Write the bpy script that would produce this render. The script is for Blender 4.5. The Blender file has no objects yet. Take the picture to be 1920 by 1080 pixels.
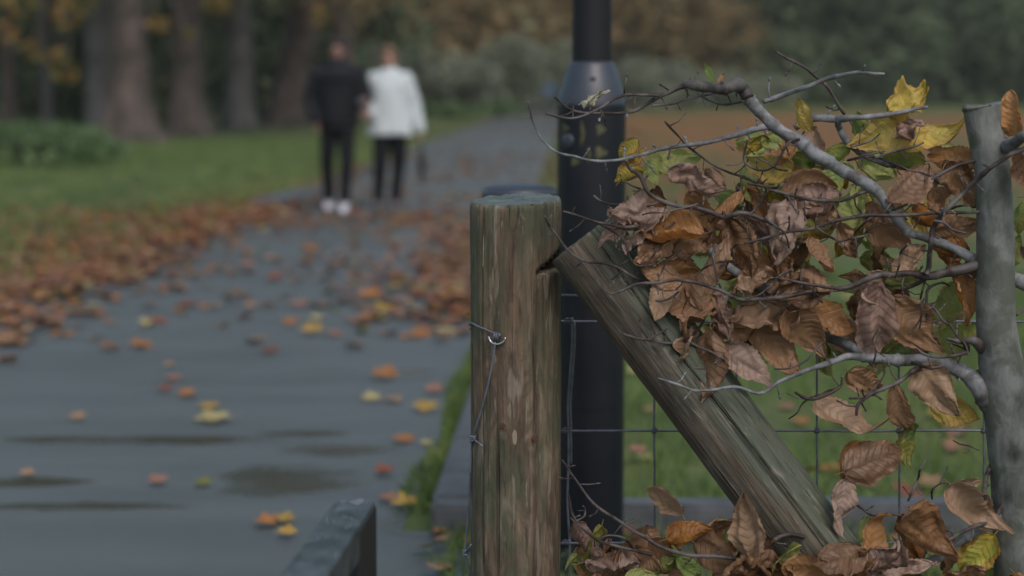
import bpy, bmesh, math, random
from mathutils import Vector, Matrix, Quaternion, noise
R = math.radians
S = bpy.context.scene
C = S.collection
# ------------------------------------------------------------------ camera
F_PX, HOR, CAM_H = 3440.0, 165.0, 1.30
PITCH = math.atan((540 - HOR) / F_PX)
cam_d = bpy.data.cameras.new('camera'); cam = bpy.data.objects.new('camera', cam_d); C.objects.link(cam)
cam.location = (0, 0, CAM_H); cam.rotation_euler = (math.pi / 2 - PITCH, 0, 0)
cam_d.sensor_width = 36; cam_d.lens = F_PX / 1920 * 36
cam_d.clip_start = 0.1; cam_d.clip_end = 2000
cam_d.dof.use_dof = True; cam_d.dof.focus_distance = 3.2; cam_d.dof.aperture_fstop = 2.4
S.camera = cam
# ------------------------------------------------------------------ sky, sun, exposure
SUN_EL, SUN_AZ = R(48), R(160)
w = bpy.data.worlds.new('World'); S.world = w; w.use_nodes = True
wn = w.node_tree
for n in list(wn.nodes): wn.nodes.remove(n)
wo = wn.nodes.new('ShaderNodeOutputWorld'); bg = wn.nodes.new('ShaderNodeBackground')
sky = wn.nodes.new('ShaderNodeTexSky'); sky.sky_type = 'NISHITA'; sky.sun_disc = False
sky.sun_elevation = SUN_EL; sky.sun_rotation = SUN_AZ; sky.air_density = 1.0; sky.dust_density = 3.0; sky.ozone_density = 1.0
hs = wn.nodes.new('ShaderNodeHueSaturation'); hs.inputs['Saturation'].default_value = 0.85; hs.inputs['Hue'].default_value = 0.47
wn.links.new(sky.outputs[0], hs.inputs['Color']); wn.links.new(hs.outputs[0], bg.inputs[0]); wn.links.new(bg.outputs[0], wo.inputs[0])
bg.inputs[1].default_value = 0.15
sd = bpy.data.lights.new('sun', 'SUN'); sun = bpy.data.objects.new('sun', sd); C.objects.link(sun)
sd.energy = 0.9; sd.angle = R(25); sd.color = (1.0, 0.975, 0.94)
sdir = Vector((math.sin(SUN_AZ) * math.cos(SUN_EL), math.cos(SUN_AZ) * math.cos(SUN_EL), math.sin(SUN_EL)))
sun.rotation_euler = (-sdir).to_track_quat('-Z', 'Y').to_euler(); sun.location = (0, 0, 30)
S.view_settings.view_transform = 'Standard'; S.view_settings.look = 'None'; S.view_settings.gamma = 1
S.view_settings.exposure = -0.04
S.cycles.use_denoising = True
S.cycles.max_bounces = 6; S.cycles.volume_bounces = 1; S.cycles.transparent_max_bounces = 6

HAZE = 0.00036
# ------------------------------------------------------------------ pixel helpers (1920x1080 photograph)
cp, sp_ = math.cos(PITCH), math.sin(PITCH)
FW = Vector((0, cp, -sp_)); UP = Vector((0, sp_, cp)); RT = Vector((1, 0, 0)); CO = Vector((0, 0, CAM_H))
def ray(px, py): return FW + RT * ((px - 960) / F_PX) + UP * ((540 - py) / F_PX)
def at(px, py, Y):
    d = ray(px, py); return CO + d * (Y / d.y)
def gnd(px, py, z=0.0):
    d = ray(px, py); return CO + d * ((z - CAM_H) / d.z)
def pxm(Y): return F_PX / Y          # pixels per metre, near enough

# ------------------------------------------------------------------ object helpers
def meta(o, label=None, cat=None, group=None, kind=None):
    if label: o['label'] = label
    if cat: o['category'] = cat
    if group: o['group'] = group
    if kind: o['kind'] = kind
    return o
def empty(name, loc=(0, 0, 0), rz=0, **k):
    o = bpy.data.objects.new(name, None); C.objects.link(o); o.location = loc; o.rotation_euler = (0, 0, rz)
    o.empty_display_size = 0.1
    return meta(o, **k)
def mobj(name, verts, faces, mats, parent=None, smooth=True, mi=None, uv=None, **k):
    me = bpy.data.meshes.new(name); me.from_pydata([tuple(v) for v in verts], [], faces)
    for m in (mats if isinstance(mats, (list, tuple)) else [mats]): me.materials.append(m)
    if mi: me.polygons.foreach_set('material_index', mi)
    if smooth: me.polygons.foreach_set('use_smooth', [True] * len(me.polygons))
    if uv:
        l = me.uv_layers.new(name='UVMap')
        for lp in me.loops: l.data[lp.index].uv = uv[lp.vertex_index]
    me.update()
    o = bpy.data.objects.new(name, me); C.objects.link(o)
    if parent is not None:
        o.parent = parent
        bpy_off = parent.location
        o.location = -Vector(bpy_off) if k.pop('world', False) else (0, 0, 0)
    k.pop('world', None)
    return meta(o, **k)
class MB:
    """collects verts / faces"""
    def __init__(s): s.v = []; s.f = []; s.m = []; s.uv = []
    def add(s, v, f, m=0, uv=None):
        b = len(s.v); s.v += [Vector(x) for x in v]; s.f += [tuple(i + b for i in q) for q in f]; s.m += [m] * len(f)
        s.uv += uv if uv else [(0, 0)] * len(v)
    def box(s, a, b, m=0, bev=0.0):
        if bev <= 0:
            x0, y0, z0 = a; x1, y1, z1 = b
            s.add([(x0, y0, z0), (x1, y0, z0), (x1, y1, z0), (x0, y1, z0), (x0, y0, z1), (x1, y0, z1), (x1, y1, z1), (x0, y1, z1)],
                  [(3, 2, 1, 0), (4, 5, 6, 7), (0, 1, 5, 4), (1, 2, 6, 5), (2, 3, 7, 6), (3, 0, 4, 7)], m)
        else:
            bm = bmesh.new(); bmesh.ops.create_cube(bm, size=1)
            for v in bm.verts: v.co = Vector([(a[i] + b[i]) / 2 + v.co[i] * (b[i] - a[i]) for i in range(3)])
            bmesh.ops.bevel(bm, geom=bm.edges[:], offset=bev, segments=2, affect='EDGES', profile=0.5)
            s.bm(bm, m)
    def bm(s, bm, m=0):
        bm.verts.index_update(); s.add([v.co.copy() for v in bm.verts], [tuple(v.index for v in f.verts) for f in bm.faces], m); bm.free()
    def sphere(s, c, r, seg=16, rings=10, m=0, rot=None):
        r = (r, r, r) if isinstance(r, (int, float)) else r
        vs, fs = [], []
        for i in range(rings + 1):
            t = math.pi * i / rings
            for j in range(seg):
                a = 2 * math.pi * j / seg
                p = Vector((r[0] * math.sin(t) * math.cos(a), r[1] * math.sin(t) * math.sin(a), r[2] * math.cos(t)))
                if rot: p = rot @ p
                vs.append(Vector(c) + p)
        for i in range(rings):
            for j in range(seg):
                fs.append((i * seg + j, (i + 1) * seg + j, (i + 1) * seg + (j + 1) % seg, i * seg + (j + 1) % seg))
        s.add(vs, fs, m)
    def tube(s, pts, rads, seg=10, m=0, rough=0.0, cap=True):
        n = len(pts); pts = [Vector(p) for p in pts]
        T = [(pts[min(i + 1, n - 1)] - pts[max(i - 1, 0)]).normalized() for i in range(n)]
        ref = Vector((0, 0, 1)) if abs(T[0].z) < 0.9 else Vector((0, 1, 0))
        N = (ref - T[0] * ref.dot(T[0])).normalized(); vs, fs, uv = [], [], []
        for i in range(n):
            N = (N - T[i] * N.dot(T[i])).normalized(); B = T[i].cross(N)
            for j in range(seg):
                a = 2 * math.pi * j / seg; d = N * math.cos(a) + B * math.sin(a); r = rads[i]
                if rough: r *= 1 + rough * noise.noise(pts[i] * 60 + d * 1.5)
                vs.append(pts[i] + d * r); uv.append((i / n, j / seg))
        for i in range(n - 1):
            for j in range(seg):
                k = (j + 1) % seg; fs.append((i * seg + j, i * seg + k, (i + 1) * seg + k, (i + 1) * seg + j))
        if cap:
            fs.append(tuple(range(seg))[::-1]); fs.append(tuple((n - 1) * seg + j for j in range(seg)))
        s.add(vs, fs, m, uv)
    def build(s, name, mats, parent=None, **k):
        return mobj(name, s.v, s.f, mats, parent, mi=s.m, uv=s.uv if k.pop('use_uv', False) else None, **k)
def spline(pts, step):
    """Catmull-Rom through (x,y,z,r) tuples"""
    P = [Vector(p[:3]) for p in pts]; W = [p[3] for p in pts]; out, rr = [], []
    for i in range(len(P) - 1):
        p0 = P[max(i - 1, 0)]; p1 = P[i]; p2 = P[i + 1]; p3 = P[min(i + 2, len(P) - 1)]
        k = max(1, int((p2 - p1).length / step))
        for j in range(k):
            t = j / k
            out.append(0.5 * ((2 * p1) + (p2 - p0) * t + (2 * p0 - 5 * p1 + 4 * p2 - p3) * t * t + (3 * p1 - p0 - 3 * p2 + p3) * t ** 3))
            rr.append(W[i] + (W[i + 1] - W[i]) * t)
    out.append(P[-1]); rr.append(W[-1])
    return out, rr

# ------------------------------------------------------------------ material helpers
def mat(name):
    m = bpy.data.materials.new(name); m.use_nodes = True; nt = m.node_tree
    for n in list(nt.nodes): nt.nodes.remove(n)
    out = nt.nodes.new('ShaderNodeOutputMaterial'); return m, nt, out
class NT:
    def __init__(s, nt): s.nt = nt
    def n(s, t, **k):
        x = s.nt.nodes.new(t)
        for a, b in k.items(): setattr(x, a, b)
        return x
    def l(s, a, b): s.nt.links.new(a, b)
    def coord(s, which='Object'): return s.n('ShaderNodeTexCoord').outputs[which]
    def pos(s): return s.n('ShaderNodeNewGeometry').outputs['Position']
    def mapping(s, v, scale=(1, 1, 1), loc=(0, 0, 0)):
        m = s.n('ShaderNodeMapping'); s.l(v, m.inputs[0]); m.inputs['Scale'].default_value = scale; m.inputs['Location'].default_value = loc; return m.outputs[0]
    def noise(s, v, scale, detail=4, rough=0.55, dist=0.0, col=False):
        x = s.n('ShaderNodeTexNoise'); s.l(v, x.inputs['Vector']); x.inputs['Scale'].default_value = scale; x.inputs['Detail'].default_value = detail
        x.inputs['Roughness'].default_value = rough; x.inputs['Distortion'].default_value = dist; return x.outputs['Color' if col else 'Fac']
    def voro(s, v, scale, feature='F1', out='Distance'):
        x = s.n('ShaderNodeTexVoronoi', feature=feature); s.l(v, x.inputs['Vector']); x.inputs['Scale'].default_value = scale; return x.outputs[out]
    def ramp(s, f, stops, interp='LINEAR'):
        x = s.n('ShaderNodeValToRGB'); x.color_ramp.interpolation = interp; e = x.color_ramp.elements
        while len(e) > 1: e.remove(e[-1])
        e[0].position = stops[0][0]; c = stops[0][1]; e[0].color = (c if isinstance(c, tuple) else (c, c, c)) + (1,)
        for p, c in stops[1:]:
            q = e.new(p); q.color = (c if isinstance(c, tuple) else (c, c, c)) + (1,)
        s.l(f, x.inputs[0]); return x.outputs[0]
    def mix(s, f, a, b, mode='MIX'):
        x = s.n('ShaderNodeMix', data_type='RGBA', blend_type=mode)
        for v, i in ((f, 0), (a, 6), (b, 7)):
            if isinstance(v, (int, float)): x.inputs[i].default_value = v if i == 0 else (v, v, v, 1)
            elif isinstance(v, tuple): x.inputs[i].default_value = v + (1,)
            else: s.l(v, x.inputs[i])
        return x.outputs[2]
    def math(s, op, a, b=None, c=None, clamp=False):
        x = s.n('ShaderNodeMath', operation=op, use_clamp=clamp)
        for i, v in enumerate((a, b, c)):
            if v is None: continue
            if isinstance(v, (int, float)): x.inputs[i].default_value = v
            else: s.l(v, x.inputs[i])
        return x.outputs[0]
    def sep(s, v):
        x = s.n('ShaderNodeSeparateXYZ'); s.l(v, x.inputs[0]); return x.outputs
    def bump(s, h, strength=0.5, dist=0.01):
        x = s.n('ShaderNodeBump'); x.inputs['Strength'].default_value = strength; x.inputs['Distance'].default_value = dist; s.l(h, x.inputs['Height']); return x.outputs[0]
    def bsdf(s, out, col, rough=0.7, normal=None, spec=0.5, metal=0.0):
        x = s.n('ShaderNodeBsdfPrincipled')
        if isinstance(col, tuple): x.inputs['Base Color'].default_value = col + (1,)
        else: s.l(col, x.inputs['Base Color'])
        if isinstance(rough, (int, float)): x.inputs['Roughness'].default_value = rough
        else: s.l(rough, x.inputs['Roughness'])
        x.inputs['Specular IOR Level'].default_value = spec; x.inputs['Metallic'].default_value = metal
        if normal: s.l(normal, x.inputs['Normal'])
        if out: s.l(x.outputs[0], out.inputs[0])
        return x
def simple(name, c1, c2=None, scale=8, rough=0.6, spec=0.4, metal=0.0, bump=0.2, bd=0.004):
    m, nt, out = mat(name); N = NT(nt); v = N.coord()
    f = N.noise(v, scale, 5)
    col = N.ramp(f, [(0.3, c1), (0.7, c2 or tuple(x * 0.75 for x in c1))])
    N.bsdf(out, col, rough, N.bump(N.noise(v, scale * 4, 4), bump, bd), spec, metal); return m

# ground: grass with leaf litter lying in it
def ground_material():
    m, nt, out = mat('lawn_ground'); N = NT(nt); p = N.pos(); x, y, z = N.sep(p)
    g1 = N.noise(N.mapping(p, (1, .5, 1)), 0.9, 5, .65); g2 = N.noise(p, 14, 3)
    grass = N.ramp(g1, [(0.3, (0.055, 0.085, 0.03)), (0.5, (0.105, 0.14, 0.045)), (0.68, (0.19, 0.19, 0.075))])
    grass = N.mix(N.math('MULTIPLY', g2, 0.5), grass, (0.03, 0.05, 0.015))
    # leaf carpet in the field to the right of the path
    right = N.ramp(N.math('SUBTRACT', x, N.math('MULTIPLY', y, 0.0334)), [(0.0, 0.0), (0.35, 1.0)])
    yn = N.math('DIVIDE', y, 200.0, clamp=True)
    band = N.ramp(yn, [(0.07, 0.0), (0.13, 0.6), (0.2, .95), (0.42, .95), (0.55, 0.0)])
    patch = N.ramp(N.noise(N.mapping(p, (1, .35, 1)), 0.22, 4, .6), [(0.35, 0.35), (0.55, 1.0)])
    far = N.math('MULTIPLY', N.math('MULTIPLY', right, band), patch)
    # drifts beside the left edge of the path
    ux = N.math('ADD', N.math('SUBTRACT', x, N.math('MULTIPLY', y, 0.0334)), 3.5)      # 0 at the left edge
    dl = N.math('DIVIDE', N.math('ABSOLUTE', ux), 3.0, clamp=True)
    left = N.math('MULTIPLY', N.ramp(dl, [(0.0, 0.8), (0.25, 0.4), (0.6, 0.0)]), N.ramp(yn, [(0.0, 1.0), (0.10, .9), (0.14, .1), (0.4, 0.2)]))
    dens = N.math('MAXIMUM', far, N.math('MULTIPLY', left, 0.9))
    vo = N.n('ShaderNodeTexVoronoi'); N.l(p, vo.inputs['Vector']); vo.inputs['Scale'].default_value = 9.0
    r_, g_, b_ = N.sep(vo.outputs['Color'])
    leaf = N.math('LESS_THAN', r_, dens)
    lc = N.ramp(g_, [(0.0, (0.14, 0.045, 0.020)), (0.3, (0.22, 0.08, 0.028)), (0.6, (0.27, 0.12, 0.042)), (0.85, (0.18, 0.095, 0.04)), (1.0, (0.32, 0.19, 0.06))])
    col = N.mix(leaf, grass, lc)
    N.bsdf(out, col, 0.85, N.bump(N.noise(p, 30, 4), 0.6, 0.02), 0.25); return m
def path_material():
    m, nt, out = mat('wet_tarmac'); N = NT(nt); p = N.pos()
    fine = N.noise(p, 190, 3, .7); mid = N.noise(p, 2.2, 5, .6)
    x, y, z = N.sep(p); dmin = None
    wv = N.math('MULTIPLY', N.math('SUBTRACT', N.noise(N.mapping(p, (.7, 2.2, 1)), 3.4, 6, .7), .5), 4.2)
    for (px, py, hw, hh) in ((240, 828, 300, 10), (545, 903, 150, 36), (40, 907, 120, 12), (640, 845, 130, 14), (120, 950, 240, 10), (800, 985, 90, 30), (560, 815, 120, 6), (900, 1062, 80, 12), (760, 700, 60, 9)):
        c = gnd(px, py); rx = hw / (F_PX / c.y); ry = (gnd(px, py - hh).y - gnd(px, py + hh).y) / 2
        d = N.math('ADD', N.math('POWER', N.math('ABSOLUTE', N.math('DIVIDE', N.math('SUBTRACT', x, c.x), rx)), 2.0), N.math('POWER', N.math('ABSOLUTE', N.math('DIVIDE', N.math('SUBTRACT', y, c.y), ry)), 2.0))
        dmin = d if dmin is None else N.math('MINIMUM', dmin, d)
    puddle = N.ramp(N.math('ADD', dmin, wv), [(0.0, .85), (.5, .6), (1.7, 0.0)])
    col = N.mix(mid, (0.080, 0.098, 0.101), (0.130, 0.153, 0.157))
    col = N.mix(N.math('MULTIPLY', N.voro(p, 120, out='Distance'), .5), col, (0.14, 0.14, 0.14))
    col = N.mix(puddle, col, (0.050, 0.041, 0.024))  # brown reflection of the trees is put into the puddle colour
    damp = N.noise(N.mapping(p, (.45, 1.9, 1), (2, 5, 0)), 1.3, 5, .6)
    col = N.mix(N.ramp(damp, [(.42, 0.0), (.62, .3)]), col, (0.06, 0.072, 0.072))
    rough = N.mix(puddle, N.ramp(damp, [(0.38, 0.54), (0.62, 0.42)]), 0.12)
    h = N.mix(puddle, N.math('MULTIPLY', fine, 1.0), 0.2)
    N.bsdf(out, col, rough, N.bump(h, 0.5, 0.004), 0.4); return m
def wood_material(name, tones, green, gamt, axis_scale=(25, 25, 2.4), seed=0.0, topgreen=False, cracks=0.5):
    m, nt, out = mat(name); N = NT(nt); v0 = N.coord(); v = N.mapping(v0, (1, 1, 1), (seed, seed, seed))
    va = N.mapping(v, axis_scale)
    streak = N.noise(va, 1.0, 7, .62, 1.3)
    c = N.ramp(streak, [(0.28, tones[0]), (0.42, tones[1]), (0.55, tones[2]), (0.7, tones[3])])
    big = N.noise(N.mapping(v, (7, 7, 2.2)), 1.0, 5, .6, .8)
    red = N.ramp(big, [(0.42, 0.0), (0.62, 0.8)])
    c = N.mix(red, c, N.mix(streak, tones[4], tones[5]))
    blot = N.noise(N.mapping(v, (24, 24, 9), (2, 8, 1)), 1.0, 6, .7, 1.2)
    c = N.mix(N.ramp(blot, [(0.46, 0.0), (0.60, 0.7)]), c, tones[0])
    gn = N.noise(N.mapping(v, (13, 13, 3.2)), 1.0, 6, .7, .5)
    gm = N.math('MULTIPLY', N.ramp(gn, [(0.44, 0.0), (0.58, 1.0)]), gamt)
    if topgreen:
        nx = N.sep(N.coord('Object'))[0]
        gm = N.math('MULTIPLY', N.math('ADD', gm, N.ramp(N.math('ADD', nx, N.math('MULTIPLY', gn, .04)), [(-0.01, 0.0), (0.035, 0.85)]), clamp=True), 0.95)
    c = N.mix(gm, c, N.mix(streak, green, tuple(min(1, q * 2.0) for q in green)))
    grain = N.noise(N.mapping(v, (120, 120, 7)), 1.0, 4, .7, .8)
    c = N.mix(N.ramp(grain, [(0.32, 0.7), (0.45, 0.0)]), c, (0.022, 0.017, 0.012))
    peel = N.ramp(N.noise(N.mapping(v, (46, 46, 7), (4, 1, 7)), 1.0, 3, .5, .3), [(0.60, 0.0), (0.66, 1.0)])
    c = N.mix(N.math('MULTIPLY', peel, 0.55), c, (0.26, 0.22, 0.18))
    cr = N.ramp(N.noise(N.mapping(v, (62, 62, 1.1), (9, 3, 2)), 1.0, 3, .5, .25), [(0.30, 1.0), (0.36, 0.0)])
    c = N.mix(N.math('MULTIPLY', cr, cracks), c, (0.010, 0.008, 0.006))
    fk = N.ramp(N.noise(N.mapping(v, (95, 95, 16), (3, 3, 9)), 1.0, 3, .6, .6), [(0.63, 0.0), (0.70, 1.0)])
    c = N.mix(N.math('MULTIPLY', fk, .45), c, (0.33, 0.29, 0.24))
    dk = N.ramp(N.noise(N.mapping(v, (80, 80, 12), (6, 1, 4)), 1.0, 4, .6, .6), [(0.60, 0.0), (0.68, 1.0)])
    c = N.mix(N.math('MULTIPLY', dk, .6), c, (0.03, 0.024, 0.018))
    h = N.math('ADD', N.math('MULTIPLY', streak, 0.8), N.math('SUBTRACT', N.math('MULTIPLY', grain, 0.5), N.math('MULTIPLY', cr, 0.8)))
    h = N.math('ADD', h, N.math('MULTIPLY', peel, .25))
    N.bsdf(out, c, 0.62, N.bump(h, 0.8, 0.006), 0.35); return m
def bark_material(name, a, b, c3, sc=(8, 8, 2), bump=.8, dist=.02, rough=.8, scar=False):
    m, nt, out = mat(name); N = NT(nt); v = N.coord()
    n1 = N.noise(N.mapping(v, sc), 1.0, 6, .65, .4); n2 = N.noise(v, sc[0] * .35, 4, .6, .5)
    c = N.ramp(n1, [(0.3, a), (0.6, b)])
    c = N.mix(N.ramp(n2, [(0.45, 0.0), (0.6, .8)]), c, c3)
    if scar:
        at_ = N.n('ShaderNodeAttribute'); at_.attribute_name = 'scar'
        c = N.mix(N.math('MULTIPLY', at_.outputs['Fac'], N.ramp(n1, [(.3, 1.0), (.75, .4)])), c, (0.018, 0.017, 0.014))
    N.bsdf(out, c, rough, N.bump(n1, bump, dist), .3); return m
def leaf_material(name, a, b, spot, under, green=None, trans=0.30, veins=0.5, edge=0.0, rough=0.42):
    m, nt, out = mat(name); N = NT(nt)
    uv = N.coord('UV'); u, v, _ = N.sep(uv)
    oi = N.n('ShaderNodeObjectInfo').outputs['Random']
    off = N.n('ShaderNodeVectorMath', operation='SCALE'); off.inputs[0].default_value = (17, 31, 13); N.l(oi, off.inputs['Scale'])
    ad = N.n('ShaderNodeVectorMath', operation='ADD'); N.l(N.coord('Object'), ad.inputs[0]); N.l(off.outputs[0], ad.inputs[1]); p = ad.outputs[0]
    sab = N.math('ABSOLUTE', N.math('SUBTRACT', N.math('MULTIPLY', v, 2.0), 1.0))
    ph = N.math('FRACT', N.math('ADD', N.math('SUBTRACT', N.math('MULTIPLY', u, 9.0), N.math('MULTIPLY', sab, 2.0)), 10.0))
    vl = N.math('POWER', N.math('MULTIPLY', N.math('ABSOLUTE', N.math('SUBTRACT', ph, 0.5)), 2.0), 5.0)
    rib = N.math('POWER', N.math('SUBTRACT', 1.0, sab, clamp=True), 26.0)
    vein = N.math('MAXIMUM', N.math('MULTIPLY', vl, 0.7), rib)
    n1 = N.noise(p, 24, 5, .6, .5); n2 = N.noise(p, 75, 4, .6)
    c = N.ramp(n1, [(0.32, a), (0.66, b)])
    c = N.mix(N.ramp(N.noise(p, 13, 3, .6, 1.2), [(0.48, 0.0), (0.68, 0.6)]), c, spot)
    if green: c = N.mix(N.ramp(N.noise(p, 17, 3, .5), [(0.42, 0.0), (0.6, 1.0)]), c, green)
    c = N.mix(N.ramp(n2, [(0.60, 0.0), (0.68, 0.75)]), c, spot)
    if edge: c = N.mix(N.math('MULTIPLY', N.ramp(N.math('ADD', sab, N.math('MULTIPLY', n1, .7)), [(0.95, 0.0), (1.25, 1.0)]), edge), c, spot)
    br = N.n('ShaderNodeHueSaturation'); N.l(c, br.inputs['Color']); N.l(N.math('ADD', N.math('MULTIPLY', oi, 0.65), 0.55), br.inputs['Value']); c = br.outputs[0]
    c = N.mix(N.math('MULTIPLY', N.math('MULTIPLY', ph, N.ramp(sab, [(0.05, .2), (.3, 1.0)])), veins * .55), c, N.mix(.5, c, spot))  # shading of the pleats painted as light and dark bands
    c = N.mix(N.math('MULTIPLY', vein, veins), c, N.mix(0.62, c, (0.025, 0.014, 0.01)))
    bf = N.n('ShaderNodeNewGeometry').outputs['Backfacing']
    c = N.mix(N.math('MULTIPLY', bf, 0.6), c, under)
    b_ = N.bsdf(None, c, rough, N.bump(N.math('ADD', N.math('MULTIPLY', vl, .6), n2), .7, .002), .35)
    t = N.n('ShaderNodeBsdfTranslucent'); N.l(c, t.inputs[0])
    mx = N.n('ShaderNodeMixShader'); mx.inputs[0].default_value = trans; N.l(b_.outputs[0], mx.inputs[1]); N.l(t.outputs[0], mx.inputs[2]); N.l(mx.outputs[0], out.inputs[0])
    return m
def crown_material(name, cols, trans=0.2, sc=1.1):
    m, nt, out = mat(name); N = NT(nt); p = N.pos()
    n = N.noise(p, sc, 3, .6); fine = N.voro(p, 3.0, out='Color'); r_, g_, b_ = N.sep(fine)
    k = len(cols); f = N.math('ADD', N.math('MULTIPLY', n, .75), N.math('MULTIPLY', g_, .28))
    c = N.ramp(f, [(0.3 + 0.5 * i / (k - 1), cols[i]) for i in range(k)])
    b = N.bsdf(None, c, .7, None, .25); t = N.n('ShaderNodeBsdfTranslucent'); N.l(c, t.inputs[0])
    mx = N.n('ShaderNodeMixShader'); mx.inputs[0].default_value = trans; N.l(b.outputs[0], mx.inputs[1]); N.l(t.outputs[0], mx.inputs[2]); N.l(mx.outputs[0], out.inputs[0])
    return m
M = {}
M['ground'] = ground_material(); M['path'] = path_material()
M['post'] = wood_material('weathered_post_wood', [(0.05, 0.034, 0.025), (0.12, 0.082, 0.056), (0.20, 0.145, 0.10), (0.31, 0.25, 0.185), (0.085, 0.048, 0.030), (0.185, 0.112, 0.068)], (0.046, 0.054, 0.032), .75)
M['strut'] = wood_material('weathered_strut_wood', [(0.055, 0.042, 0.032), (0.10, 0.075, 0.055), (0.15, 0.118, 0.09), (0.22, 0.185, 0.15), (0.09, 0.052, 0.036), (0.15, 0.095, 0.065)], (0.055, 0.066, 0.047), .3, seed=3.7, topgreen=True, cracks=.75)
M['endgrain'] = simple('damp_end_grain', (0.07, 0.09, 0.085), (0.13, 0.155, 0.15), 40, .5, .4)
M['wire'] = simple('galvanised_wire', (0.22, 0.24, 0.28), (0.12, 0.13, 0.16), 60, .45, .5, .5)
M['wirebright'] = simple('bright_galvanised_wire', (0.62, 0.65, 0.68), (0.5, 0.52, 0.55), 60, .25, .5, .9)
M['black'] = simple('black_gloss_paint', (0.007, 0.009, 0.013), (0.013, 0.015, 0.02), 5, .45, .3)
M['shaft'] = simple('dull_black_paint', (0.010, 0.011, 0.014), (0.016, 0.017, 0.02), 5, .6, .3)
M['shoulder'] = simple('blue_black_gloss_paint', (0.03, 0.036, 0.052), (0.045, 0.052, 0.07), 9, .42, .6)
M['gold'] = simple('worn_gold_paint', (0.12, 0.12, 0.05), (0.03, 0.035, 0.022), 90, .5)
M['gate'] = simple('grey_wet_metal_paint', (0.022, 0.030, 0.033), (0.105, 0.125, 0.135), 26, .42, .5, .1, .6)
M['gatedark'] = simple('dark_metal_paint', (0.012, 0.013, 0.016), (0.02, 0.022, 0.026), 20, .45)
M['kerb'] = simple('worn_kerb_stone', (0.12, 0.128, 0.14), (0.07, 0.075, 0.08), 12, .7, .3)
M['slab'] = simple('grey_slab', (0.13, 0.14, 0.16), (0.09, 0.10, 0.11), 12, .6)
M['beechbark'] = bark_material('beech_bark', (0.105, 0.112, 0.105), (0.215, 0.225, 0.215), (0.085, 0.095, 0.075), (48, 48, 18), .7, .003, .62, True)
M['twig'] = bark_material('twig_bark', (0.018, 0.013, 0.013), (0.052, 0.037, 0.034), (0.13, 0.115, 0.11), (60, 60, 60), .5, .001, .55)
M['branch'] = bark_material('branch_bark', (0.10, 0.105, 0.11), (0.25, 0.26, 0.275), (0.07, 0.062, 0.058), (55, 55, 55), .5, .0015, .6)
M['cut'] = simple('cut_wood', (0.06, 0.075, 0.085), (0.12, 0.13, 0.13), 60, .6)
M['trunkbark'] = bark_material('plane_bark', (0.050, 0.038, 0.034), (0.135, 0.103, 0.092), (0.05, 0.045, 0.036), (3.2, 3.2, 1.2), .8, .05)
M['trunkpale'] = bark_material('pale_bark', (0.08, 0.074, 0.073), (0.145, 0.135, 0.132), (0.07, 0.066, 0.06), (3.2, 3.2, 1.2), .8, .05)
LM = {
 'tan':   leaf_material('tan_leaf', (0.260, 0.149, 0.088), (0.443, 0.269, 0.167), (0.170, 0.085, 0.045), (0.469, 0.311, 0.201)),
 'pink':  leaf_material('faded_pinkish_leaf', (0.263, 0.163, 0.124), (0.457, 0.306, 0.244), (0.152, 0.078, 0.054), (0.457, 0.325, 0.260)),
 'brown': leaf_material('brown_leaf', (0.171, 0.084, 0.039), (0.340, 0.180, 0.089), (0.093, 0.043, 0.021), (0.403, 0.237, 0.133)),
 'orange':leaf_material('orange_brown_leaf', (0.303, 0.115, 0.029), (0.575, 0.251, 0.065), (0.160, 0.060, 0.020), (0.432, 0.242, 0.117), trans=.3),
 'yellow':leaf_material('yellow_leaf', (0.593, 0.367, 0.047), (0.780, 0.577, 0.094), (0.312, 0.140, 0.031), (0.655, 0.468, 0.140), green=(0.437, 0.421, 0.078), trans=.35, veins=.3, edge=.7),
 'olive': leaf_material('yellow_green_leaf', (0.328, 0.343, 0.078), (0.530, 0.484, 0.117), (0.218, 0.140, 0.047), (0.406, 0.437, 0.156), green=(0.203, 0.296, 0.086), trans=.38, veins=.3, edge=.35),
 'green': leaf_material('green_leaf', (0.168, 0.276, 0.048), (0.276, 0.384, 0.072), (0.144, 0.108, 0.036), (0.264, 0.336, 0.108), trans=.35, veins=.3),
 'cream': leaf_material('cream_curled_leaf', (0.396, 0.384, 0.276), (0.540, 0.516, 0.396), (0.240, 0.204, 0.120), (0.504, 0.480, 0.360)),
}
LK = list(LM); LMATS = [LM[k] for k in LK]

# ------------------------------------------------------------------ ground, path, kerbs
def grid_sheet(name, xs, ys, zf, m, **k):
    v = [(x, y, zf(x, y)) for y in ys for x in xs]; nx = len(xs)
    f = [(j * nx + i, j * nx + i + 1, (j + 1) * nx + i + 1, (j + 1) * nx + i) for j in range(len(ys) - 1) for i in range(nx - 1)]
    return mobj(name, v, f, m, **k)
grid_sheet('ground', [-700, -200, -60, -20, 0, 20, 60, 200, 700], [-30, 0, 20, 60, 150, 400, 1200], lambda x, y: 0.0, M['ground'], kind='structure')
def pl(Y): return -3.48 + 0.0334 * Y
def pr(Y): return -0.50 + 0.0334 * Y
v, f = [], []
Ys = [0.3 + i * 0.25 for i in range(120)] + [31 + i * 3 for i in range(34)]
for i, Y in enumerate(Ys):
    w1 = noise.noise(Vector((Y * 1.3, 4, 0))) * .05; w2 = noise.noise(Vector((Y * 1.3, 9, 0))) * .04
    xr = pr(Y) + w2
    if Y < 5.15: xr = 0.9
    v += [(pl(Y) + w1, Y, 0.004), (xr, Y, 0.004)]
    if i: f.append((2 * i - 2, 2 * i - 1, 2 * i + 1, 2 * i))
mobj('path', v, f, M['path'], smooth=False, kind='structure')
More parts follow.
